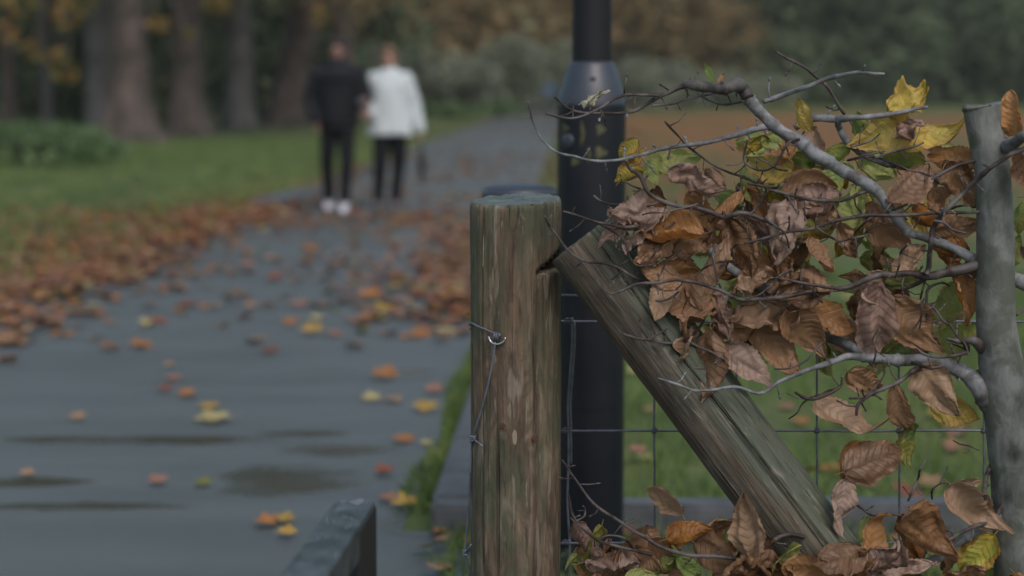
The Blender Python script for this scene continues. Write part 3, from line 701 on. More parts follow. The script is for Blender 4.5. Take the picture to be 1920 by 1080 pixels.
lathe([(.03, 4.68), (.10, 4.72), (.19, 4.78), (.20, 4.9), (.12, 5.02), (.02, 5.05)]).build('lantern', M['shoulder'], lamp)
mb = MB(); mb.sphere((0, -.066, at(0, 150, LY).z), (.012, .012, .009)); mb.build('bolt', M['black'], lamp)
# door with worn gilt ornament and a round lock
mb = MB(); 
for i in range(9):
    pass
vs, fs = [], []; dz0, dz1 = .45, at(0, 215, LY).z
for i in range(2):
    for j in range(13):
        a = R(-90 - 42 + 84 * j / 12); vs.append((math.cos(a) * .0935, math.sin(a) * .0935, (dz0, dz1)[i]))
fs = [(j, j + 1, 14 + j, 13 + j) for j in range(12)]; mb.add(vs, fs); mb.build('door', M['black'], lamp)
def onlamp(px, py, r=.0955):
    p = at(px, py, LY - .09); x = max(-1, min(1, (p.x - lb.x) / r)); a = -math.acos(x); return a, p.z
def patch(px, py, w, h, m, nm, r=.0955):
    a, z = onlamp(px, py); mb = MB(); n = 12; vs = [(math.cos(a) * (r + .001), math.sin(a) * (r + .001), z)]
    for j in range(n):
        t = 2 * math.pi * j / n; q = 1 + .3 * math.cos(3 * t); aa = a + math.cos(t) * w * q / r; vs.append((math.cos(aa) * r, math.sin(aa) * r, z + math.sin(t) * h * q))
    mb.add(vs, [(0, 1 + j, 1 + (j + 1) % n) for j in range(n)]); mb.build(nm, m, lamp)
for (x, y, ww, hh) in ((1060, 241, .014, .011), (1126, 243, .012, .014), (1126, 286, .016, .014), (1078, 303, .013, .011), (1092, 250, .006, .03), (1104, 290, .004, .02)):
    patch(x, y, ww, hh, M['gold'], 'gilt_ornament')
a, z = onlamp(1064, 265); mb = MB(); rot = Matrix.Rotation(a + math.pi / 2, 3, 'Z')
mb.sphere((math.cos(a) * .094, math.sin(a) * .094, z), (.021, .007, .021), 20, 12, rot=rot); mb.build('lock', M['shoulder'], lamp)

# bollard behind the timber post
BY = 4.55; b0 = at(974, 357, BY); bol = empty('bollard', (b0.x, BY, 0), label='dark cast bollard almost hidden behind the timber post, only its flat domed cap showing', cat='bollard')
zt = at(0, 350, BY).z
lathe([(.10, 0), (.10, .05), (.075, .08), (.07, zt - .06), (.072, zt - .04)]).build('column', M['black'], bol)
lathe([(.07, zt - .045), (.088, zt - .033), (.0945, zt - .022), (.0945, zt - .012), (.085, zt - .002), (.05, zt + .006), (.01, zt + .009)]).build('cap', M['shoulder'], bol)

# ------------------------------------------------------------------ metal gate in the foreground
g1 = at(666, 938, 2.60); gdir = Vector(((1194 - 960) / F_PX, 1, 0)).normalized(); grt = Vector((gdir.y, -gdir.x, 0))
gate = empty('metal_gate', (g1.x, g1.y, 0), math.atan2(-gdir.x, gdir.y), label='grey painted metal gate leaf in the lower foreground, wet flat top rail speckled with raindrops', cat='metal gate')
gz = g1.z; GL = 1.35
mb = MB(); mb.box((-.029, -GL, gz - .05), (.029, 0, gz), bev=.003); mb.build('top_rail', M['gate'], gate, smooth=False)
mb = MB(); mb.box((-.022, -.155, gz - .42), (.0315, -.004, gz - .006), bev=.002); mb.build('latch_plate', M['gatedark'], gate, smooth=False)
mb = MB(); mb.box((-.025, -.052, .05), (.025, -.004, gz - .052), bev=.002); mb.build('stile', M['gatedark'], gate, smooth=False)
mb = MB(); mb.box((-.025, -GL, .05), (.025, -GL + .05, gz - .052), bev=.002); mb.build('stile', M['gatedark'], gate, smooth=False)
mb = MB(); mb.box((-.02, -GL + .052, .10), (.02, -.054, .14), bev=.002); mb.build('bottom_rail', M['gatedark'], gate, smooth=False)
for i in range(9):
    y = -.2 - i * .118
    mb = MB(); mb.tube([(0, y, .141), (0, y, gz - .051)], [.008, .008], 10); mb.build('bar', M['gatedark'], gate)
def glass_like(name, tint=(0.5, 0.55, 0.6)):
    m, nt, out = mat(name); N = NT(nt); b = N.bsdf(out, tint, .03, None, .8); b.inputs['Transmission Weight'].default_value = .75; b.inputs['IOR'].default_value = 1.33; return m
M['drop'] = glass_like('water')
rd = random.Random(4); mb = MB()
mb.sphere((.004, -.012, gz + .001), (.012, .018, .003), 14, 8)
for i in range(60):
    y = -rd.random() ** 1.3 * .5; r = rd.uniform(.0008, .0022); mb.sphere((rd.uniform(-.025, .025), y, gz), (r * rd.uniform(1, 1.6), r * rd.uniform(1, 2), r * .55), 8, 6)
mb.build('raindrops', M['drop'], gate, kind='stuff')

# ------------------------------------------------------------------ young beech: stem, branches, leaves
ST = [(1840, 192, 3.10, 35), (1846, 240, 3.10, 34), (1862, 330, 3.10, 33), (1866, 450, 3.10, 35), (1868, 600, 3.11, 37), (1882, 720, 3.12, 45), (1893, 800, 3.12, 46), (1903, 900, 3.13, 46), (1908, 1000, 3.14, 47), (1914, 1100, 3.15, 50), (1920, 1420, 3.18, 60)]
def P4(x, y, Y, rpx): return tuple(at(x, y, Y)) + (rpx / pxm(Y),)
sb = at(1920, 1420, 3.18)
beech = empty('beech_tree', (sb.x, sb.y, 0), label='young beech with sawn off grey stem, its branches reaching left with withered leaves', cat='beech tree')
mb = MB(); P, rr = spline([P4(*q) for q in ST], .006)
SCARS = [(at(1915, 770, 3.08), 1.9), (at(1903, 850, 3.08), 1.1), (at(1893, 935, 3.08), 1.0), (at(1852, 655, 3.08), .9)]
n = len(P); seg = 56; vs, fs, mi = [], [], []
for i in range(n):
    for j in range(seg):
        a = 2 * math.pi * j / seg; d = Vector((math.cos(a), math.sin(a), 0)); r = rr[i] * (1 + .035 * noise.noise(d * 1.2 + Vector((0, 0, P[i].z * 6)))) + .0006 * noise.noise(Vector((d.x * 8, d.y * 8, P[i].z * 80)))
        for (kx, ky, ks) in ((1850, 650, .010), (1880, 270, .012), (1925, 745, .016), (1902, 850, .009), (1893, 935, .008)):
            q = at(kx, ky, 3.05); r += ks * math.exp(-((P[i] + d * rr[i] - q).length / .022) ** 2)
        v_ = P[i] + d * r
        if i == 0: v_.z += -.007 + .009 * d.x
        vs.append(v_)
for i in range(n - 1):
    for j in range(seg):
        fs.append((i * seg + j, (i + 1) * seg + j, (i + 1) * seg + (j + 1) % seg, i * seg + (j + 1) % seg)); c_ = vs[fs[-1][0]]
        mi.append(0)
vs.append(sum((vs[j] for j in range(seg)), Vector()) / seg + Vector((0, 0, .001))); fs += [(j, (j + 1) % seg, len(vs) - 1) for j in range(seg)]; mi += [1] * seg
stm = mobj('stem', vs, fs, [M['beechbark'], M['cut']], beech, mi=mi, world=True)
at_ = stm.data.attributes.new('scar', 'FLOAT', 'POINT')
for i_, c_ in enumerate(vs):
    at_.data[i_].value = max([0.0] + [math.exp(-(((c_.x - q.x) ** 2 + ((c_.z - q.z) * .7) ** 2) ** .5 / (.011 * sc_)) ** 3) * .9 for q, sc_ in SCARS]) if c_.y < 3.12 else 0.0
BR = [ # (material, depth at start, depth at end, points(x, y, radius px), spur chance)
 ('dark', 3.05, 3.06, [(1284, 157, 6), (1296, 159, 9), (1318, 161, 9), (1345, 167, 9.5), (1362, 166, 11), (1380, 160, 13), (1392, 168, 13.5), (1402, 184, 12.4)], .9),
 ('branch', 3.06, 3.14, [(1390, 172, 9), (1402, 184, 12), (1430, 215, 11.5), (1465, 247, 11.5), (1500, 266, 12), (1535, 295, 13), (1580, 320, 12.5), (1640, 354, 11), (1680, 405, 10), (1705, 436, 9), (1740, 446, 8), (1790, 465, 8), (1850, 500, 12), (1930, 535, 17)], .1),
 ('twig', 3.10, 3.02, [(1300, 158, 5), (1270, 166, 4.5), (1232, 183, 4), (1196, 205, 3.4), (1162, 213, 2.8), (1115, 213, 2.4), (1075, 206, 2.2), (1055, 195, 2), (1041, 181, 1.8)], .5),
 ('twig', 3.07, 2.98, [(1236, 180, 3), (1200, 178, 2.8), (1166, 179, 3), (1125, 202, 2.6), (1085, 221, 2.3), (1050, 219, 2.4), (1024, 212, 2.4)], .5),
 ('twig', 3.08, 3.04, [(1345, 172, 3), (1318, 178, 2.4), (1288, 186, 2.2), (1262, 194, 2), (1222, 198, 1.8)], .6),
 ('twig', 3.10, 3.06, [(1310, 175, 2.5), (1330, 188, 2.2), (1360, 196, 2.4), (1395, 190, 2)], .7),
 ('branch', 3.12, 3.02, [(1432, 190, 5), (1470, 178, 5), (1510, 165, 4.6), (1553, 147, 4.2), (1600, 138, 3.5), (1630, 137, 2.8), (1657, 138, 2.3)], .25),
 ('twig', 3.16, 3.05, [(1582, 213, 3.2), (1568, 190, 3), (1552, 165, 3), (1535, 148, 2.6), (1505, 124, 2.4), (1475, 110, 2.4), (1456, 98, 2)], .3),
 ('branch', 3.13, 2.98, [(1440, 238, 6.5), (1400, 246, 5.5), (1340, 264, 4.6), (1300, 271, 4.4), (1245, 278, 4), (1205, 290, 3.4), (1165, 299, 3), (1125, 303, 2.6), (1085, 296, 2.4), (1045, 285, 2.4), (1015, 258, 2), (1000, 230, 1.8), (989, 190, 1.7)], .45),
 ('twig', 3.06, 3.18, [(1248, 227, 2.2), (1265, 248, 2), (1290, 275, 2), (1320, 297, 2), (1355, 318, 2.2), (1400, 335, 2.4), (1440, 352, 2.6), (1462, 350, 2.4)], .3),
 ('branch', 3.18, 3.12, [(1492, 240, 7), (1508, 228, 7), (1530, 221, 7.5), (1568, 224, 7), (1600, 221, 5.5), (1650, 218, 5), (1700, 208, 4), (1738, 202, 3)], .3),
 ('branch', 3.18, 3.22, [(1570, 224, 7), (1576, 242, 7), (1590, 266, 6.5), (1620, 290, 6.5), (1650, 303, 6.5), (1690, 312, 6), (1740, 330, 6), (1800, 352, 7), (1860, 372, 9)], .2),
 ('twig', 3.20, 3.10, [(1690, 312, 2.4), (1640, 295, 2.2), (1590, 300, 2), (1660, 282, 2)], .3),
 ('twig', 3.05, 3.08, [(1640, 296, 2), (1680, 283, 2.4), (1710, 277, 2.2), (1732, 267, 1.8)], .5),
 ('twig', 3.06, 3.08, [(1172, 300, 3.2), (1182, 318, 3.4), (1200, 330, 3.8), (1212, 358, 4), (1235, 373, 4), (1272, 386, 4), (1305, 390, 4.4), (1335, 400, 5), (1357, 408, 5), (1390, 399, 4.4), (1425, 408, 3.6), (1450, 420, 3)], .35),
 ('twig', 3.12, 3.08, [(1210, 358, 2), (1190, 350, 1.8), (1168, 340, 1.7), (1155, 350, 1.4)], .5),
 ('twig', 3.06, 3.10, [(1112, 368, 2), (1128, 380, 2), (1160, 384, 2.2), (1200, 388, 2.4), (1230, 380, 2.4)], .5),
 ('twig', 3.02, 3.12, [(1056, 397, 2.3), (1085, 405, 2.2), (1112, 414, 2.4), (1145, 432, 2.2), (1170, 452, 2.4), (1180, 485, 2.2), (1195, 498, 2.2), (1225, 495, 2.4), (1245, 478, 2.2)], .4),
 ('twig', 3.03, 3.08, [(1112, 413, 2.4), (1140, 421, 2.4), (1170, 427, 3), (1200, 424, 3)], .4),
 ('twig', 3.00, 3.12, [(1021, 406, 2), (1030, 425, 2.2), (1044, 442, 2.2), (1062, 467, 2.4), (1092, 489, 2.8), (1125, 493, 2.6), (1155, 500, 2.6), (1180, 514, 3), (1212, 530, 2.6)], .5),
 ('twig', 3.01, 3.03, [(1092, 489, 2), (1084, 497, 1.8), (1079, 501, 1.6)], .1),
 ('twig', 3.04, 3.05, [(1168, 506, 2), (1158, 515, 1.8), (1146, 523, 2)], .1),
 ('twig', 3.01, 3.11, [(1136, 547, 1.8), (1146, 552, 2), (1168, 544, 2.4), (1195, 532, 3), (1235, 530, 3), (1270, 524, 3), (1310, 530, 3.2), (1350, 545, 3.4), (1385, 560, 3.6), (1430, 561, 4), (1475, 556, 4), (1530, 546, 4.4), (1590, 537, 5), (1640, 518, 5.5), (1675, 514, 5.5), (1705, 512, 6), (1740, 518, 8), (1790, 508, 10), (1835, 496, 11)], .4),
 ('twig', 3.08, 3.12, [(1165, 626, 2.4), (1190, 633, 2.4), (1213, 637, 2.6), (1245, 643, 2.6), (1275, 641, 2.8), (1298, 628, 3), (1312, 612, 3), (1322, 596, 2.4)], .3),
 ('twig', 3.07, 3.07, [(1213, 637, 2), (1232, 627, 1.8), (1253, 615, 1.6)], .2),
 ('branch', 3.05, 3.13, [(1233, 709, 2), (1265, 720, 2.4), (1300, 731, 2.8), (1340, 730, 3), (1385, 727, 3.2), (1428, 736, 3.6), (1460, 717, 3.8), (1500, 700, 4.2), (1535, 687, 5), (1575, 672, 6), (1600, 668, 7), (1640, 672, 9), (1690, 675, 11), (1730, 675, 12), (1775, 685, 13), (1810, 702, 15), (1838, 728, 19), (1862, 765, 22)], .15),
 ('branch', 3.22, 3.12, [(1420, 565, 6), (1470, 600, 8), (1520, 620, 9), (1560, 635, 9), (1600, 652, 10), (1640, 672, 10)], .1),
 ('branch', 3.10, 3.12, [(1330, 470, 7), (1365, 500, 8), (1400, 520, 9), (1440, 545, 9), (1470, 560, 7)], .1),
 ('twig', 3.02, 3.10, [(1604, 780, 2.8), (1610, 758, 3), (1625, 745, 3.4), (1660, 728, 4), (1690, 712, 4.4), (1712, 695, 5), (1732, 684, 5.5)], .3),
 ('twig', 3.09, 3.05, [(1710, 680, 4), (1745, 690, 2.5), (1770, 685, 2)], .4),
 ('twig', 3.02, 3.08, [(1395, 456, 2.4), (1440, 444, 3), (1480, 434, 3), (1530, 427, 3), (1570, 414, 3.4), (1620, 405, 3.6), (1670, 404, 3.2), (1720, 402, 3), (1780, 400, 3), (1840, 397, 3)], .35),
 ('twig', 3.04, 3.05, [(1530, 425, 2.4), (1548, 440, 2.4), (1575, 452, 2.6), (1600, 447, 2.2), (1630, 440, 2)], .5),
 ('twig', 2.99, 3.10, [(1925, 276, 4), (1895, 290, 4.4), (1868, 308, 4.4), (1840, 330, 4.4), (1805, 362, 4.4), (1775, 392, 5), (1752, 425, 5), (1745, 460, 4.6), (1742, 500, 5), (1735, 515, 6)], .25),
 ('twig', 3.12, 3.1, [(1745, 337, 3.4), (1770, 322, 3.2), (1800, 308, 3), (1835, 300, 3)], .3),
 ('twig', 3.03, 3.1, [(1440, 355, 2.6), (1480, 365, 3), (1520, 375, 3), (1570, 376, 3.4), (1610, 365, 3.4), (1650, 348, 4)], .4),
 ('twig', 3.06, 3.06, [(1400, 262, 2), (1395, 300, 2), (1420, 318, 2.2), (1450, 310, 2.4), (1480, 268, 2.6), (1500, 262, 3)], .5),
 ('twig', 3.06, 3.06, [(1400, 345, 2), (1435, 352, 2.6), (1425, 380, 2.6), (1405, 405, 2)], .4),
 ('twig', 3.00, 3.05, [(1053, 861, 2), (1065, 880, 2.2), (1090, 915, 2.4), (1125, 955, 3), (1165, 980, 3), (1205, 1005, 3.4), (1240, 1025, 3.8), (1285, 1040, 4), (1340, 1043, 4), (1400, 1048, 4), (1425, 1042, 5), (1445, 1018, 5), (1475, 1003, 4.4), (1510, 1008, 4)], .25),
 ('twig', 3.03, 3.06, [(1066, 930, 2), (1070, 955, 2.4), (1080, 978, 2.4), (1100, 998, 2.6), (1130, 1018, 3), (1170, 1027, 3.2), (1222, 1040, 3.4)], .3),
 ('twig', 3.04, 3.05, [(1080, 978, 2), (1095, 970, 2), (1097, 958, 1.6), (1093, 950, 1.4)], .1),
 ('twig', 3.05, 3.08, [(1118, 1015, 2), (1140, 1006, 2), (1170, 1008, 2.4), (1190, 1030, 2.4)], .3),
 ('twig', 3.02, 3.12, [(1778, 1012, 3), (1800, 1000, 3.2), (1830, 985, 4), (1862, 975, 4.4), (1875, 955, 5), (1892, 938, 6)], .3),
 ('twig', 3.08, 3.1, [(1598, 940, 2), (1618, 955, 2.4), (1635, 965, 2.6), (1655, 963, 2.2), (1690, 968, 2.2)], .3),
 ('twig', 3.08, 3.1, [(1748, 935, 1.8), (1750, 915, 2), (1775, 905, 2), (1790, 920, 2), (1810, 935, 2.2)], .3),
 ('twig', 3.06, 3.12, [(1845, 935, 5), (1848, 900, 4.4), (1858, 870, 4)], .2),
 ('branch', 3.10, 3.12, [(1620, 1100, 9), (1680, 1078, 9), (1730, 1058, 9), (1770, 1040, 9), (1800, 1015, 8), (1850, 985, 9), (1890, 960, 10)], .2),
 ('twig', 3.10, 3.08, [(1775, 636, 2.4), (1795, 640, 4.5), (1808, 642, 6), (1813, 660, 5), (1790, 668, 3.4), (1760, 670, 3), (1735, 665, 2.6), (1720, 655, 2.4)], .4),
 ('twig', 3.09, 3.10, [(1806, 640, 6), (1825, 638, 9), (1845, 655, 14)], .0),
 ('twig', 3.06, 3.08, [(1492, 736, 2.6), (1508, 746, 3.2), (1530, 748, 3), (1560, 735, 3), (1577, 722, 2.6), (1580, 705, 2.4)], .3),
 ('twig', 3.20, 3.18, [(1690, 545, 3), (1720, 530, 4), (1740, 515, 5)], .3),
 ('twig', 3.14, 3.16, [(1740, 600, 2.4), (1738, 565, 2.8), (1742, 540, 3), (1765, 530, 2.4), (1780, 535, 2)], .3),
 ('twig', 3.04, 3.05, [(1455, 520, 2), (1490, 528, 2.4), (1530, 536, 2.8), (1575, 542, 3)], .4),
 ('branch', 3.10, 2.98, [(1880, 275, 16), (1900, 268, 12), (1925, 252, 9)], .0),
 ('twig', 3.16, 3.2, [(1905, 590, 3), (1925, 575, 3)], .0),
 ('twig', 3.12, 3.10, [(1350, 700, 2), (1310, 690, 2), (1275, 705, 1.6)], .4),
 ('twig', 3.12, 3.18, [(1270, 690, 1.6), (1278, 665, 1.8), (1300, 640, 2), (1312, 612, 2.2)], .3),
]
rb = random.Random(21)
rq = random.Random(8)
for i in range(32):     # fine side twigs threading the clump
    x, y = rq.uniform(1230, 1800), rq.uniform(270, 690)
    if i > 25: x, y = rq.uniform(1560, 1850), rq.uniform(700, 1000)
    a = R(rq.choice([rq.uniform(150, 215), rq.uniform(-30, 40), rq.uniform(190, 250)])); pts = []; rr0 = rq.uniform(1.9, 2.8); nn_ = rq.randint(4, 7)
    for q in range(nn_):
        pts.append((x, y, rr0 * (1 - .45 * q / nn_))); a += rq.uniform(-.5, .5); st = rq.uniform(14, 26); x += math.cos(a) * st; y -= math.sin(a) * st
    Y0 = rq.uniform(3.02, 3.12); BR.append(('twig', Y0, Y0 + rq.uniform(-.05, .05), pts, .55))
M['dark'] = bark_material('dark_knobbly_bark', (0.025, 0.022, 0.022), (0.07, 0.06, 0.058), (0.11, 0.105, 0.10), (60, 60, 60), .8, .002, .6)
for (mk, ya, yb, pts, spur) in BR:
    n = len(pts); q = [P4(x, y, ya + (yb - ya) * i / (n - 1) + .012 * math.sin(i * 1.7 + x), r) for i, (x, y, r) in enumerate(pts)]
    P, rr = spline(q, .0035)
    for i in range(len(P)):
        k = 1 + .16 * noise.noise(P[i] * 55); rr[i] *= k
        if i % 17 == 5: rr[i] *= 1.22
        P[i] = P[i] + Vector((noise.noise(P[i] * 30), noise.noise(P[i] * 22 + Vector((9, 0, 0))), noise.noise(P[i] * 22 + Vector((0, 9, 0))))) * .0022
    mb = MB(); mb.tube(P, rr, 10 if mk == 'twig' else 14, 0, .05)
    i = 4; side = 1
    while i < len(P) - 6:
        if rb.random() < spur * 1.5:
            t = (P[i + 1] - P[i - 1]).normalized(); up = Vector((-t.z, rb.uniform(-.5, .5), t.x)) * side
            d = (t * rb.uniform(-.6, .9) + up).normalized(); ln = rb.choice([.004, .006, .008, .012, .018]); r = min(rr[i] * .6, .0019)
            e = P[i] + d * ln; d2 = (d + Vector((rb.uniform(-.4, .4), 0, rb.uniform(0, .5)))).normalized(); e2 = e + d2 * ln * .7
            mb.tube([P[i], e, e2], [r, r * .8, r * .75], 7)
            mb.tube([e2, e2 + d2 * .003, e2 + d2 * .006, e2 + d2 * .009], [r * .7, r * 1.25, r * .9, .0001], 7)
            side = -side
        i += rb.randint(4, 9)
    mb.build('branch', M[mk], beech, world=True)

def leaf_geo(rl, L, Wd, cup, bend, twist, crump, pleat=.5, nu=36, nv=9):
    """one beech leaf: base at origin, midrib along +x, normal +z; returns verts, faces, uvs"""
    V, U = [], []; ox = rl.uniform(0, 50); pk = rl.uniform(.66, 1.0); cs = (rl.uniform(.4, 1.7), rl.uniform(.4, 1.7)); tipc = rl.uniform(-1.2, 1.8); sk = rl.uniform(-.12, .12)
    for i in range(nu + 1):
        t = i / nu; wdt = Wd * .5 * (math.sin(math.pi * min(1, t ** pk)) ** .72) * (1 - .18 * t) * (1 + .5 * crump * .35 * noise.noise(Vector((t * 3.2 + ox, 9, 9))))
        th = bend * (t - .5); tc = tipc * max(0, t - .72) ** 2 * L * 3
        if abs(bend) > 1e-3:
            x = L * (math.sin(bend * (t - .5)) + math.sin(bend * .5)) / bend; z = L * (math.cos(bend * (t - .5)) - math.cos(bend * .5)) / bend
        else: x, z = L * t, 0
        tn = Vector((math.cos(th), 0, -math.sin(th))); nn = Vector((math.sin(th), 0, math.cos(th)))
        for j in range(-nv, nv + 1):
            s = j / nv; a = abs(s)
            ser = 1 + (.11 * (((t * 12) % 1.0) - .5) if a > .99 else 0) + .12 * noise.noise(Vector((t * 5 + ox, s * 2, 3)))
            y = s * wdt * ser; c = cup * cs[0 if s > 0 else 1] * (1 + .5 * noise.noise(Vector((t * 1.6 + ox, 1 if s > 0 else 5, 0))))
            if abs(c) > 1e-3:
                rad = Wd * .5 / c; yy = rad * math.sin(y / rad); zz = rad * (1 - math.cos(y / rad))
            else: yy, zz = y, 0
            zz += pleat * L * .016 * math.sin(2 * math.pi * (t * 9 - a * 2.0)) * min(1, a * 3) * (.5 + .5 * math.sin(math.pi * t))
            zz += crump * L * (noise.noise(Vector((t * 2.6 + ox, s * 1.7, 7))) * .30 + noise.noise(Vector((t * 6 + ox, s * 4, 1))) * .11) * (.35 + .65 * a)
            yy += crump * L * .08 * noise.noise(Vector((t * 4 + ox, s * 3, 11)))
            zz += tc
            w_ = twist * (t - .3); y2 = yy * math.cos(w_) - zz * math.sin(w_); z2 = yy * math.sin(w_) + zz * math.cos(w_)
            p = Vector((x, 0, z)) + tn * (sk * a * wdt) + Vector((0, 1, 0)) * y2 + nn * z2
            V.append(p); U.append((t, (s + 1) / 2))
    m = 2 * nv + 1
    Fq = [(i * m + j, i * m + j + 1, (i + 1) * m + j + 1, (i + 1) * m + j) for i in range(nu) for j in range(m - 1)]
    b = len(V)       # petiole
    r = .0007
    for k, (x, z) in enumerate(((.02 * L, 0), (-.06 * L, .01 * L), (-.13 * L, .03 * L))):
        for q in range(4):
            a = q * math.pi / 2; V.append(Vector((x, math.cos(a) * r, z + math.sin(a) * r + (V[nv].z if k == 0 else V[nv].z)))); U.append((.5, .5))
    for k in range(2):
        for q in range(4): Fq.append((b + k * 4 + q, b + k * 4 + (q + 1) % 4, b + (k + 1) * 4 + (q + 1) % 4, b + (k + 1) * 4 + q))
    return V, Fq, U
def leaf_matrix(px, py, Y, ang, yaw, tilt, L, flip=False):
    a = R(ang); X = RT * math.cos(a) + UP * math.sin(a); Nn = -FW
    q1 = Quaternion(X, R(tilt)); Nn = q1 @ Nn; Yv = Nn.cross(X)
    q2 = Quaternion(Yv, R(yaw)); X = q2 @ X; Nn = q2 @ Nn
    if flip: Nn = -Nn; Yv = -Yv
    c = at(px, py, Y) - X * (L * .5)
    return Matrix(((X.x, Yv.x, Nn.x, c.x), (X.y, Yv.y, Nn.y, c.y), (X.z, Yv.z, Nn.z, c.z), (0, 0, 0, 1)))
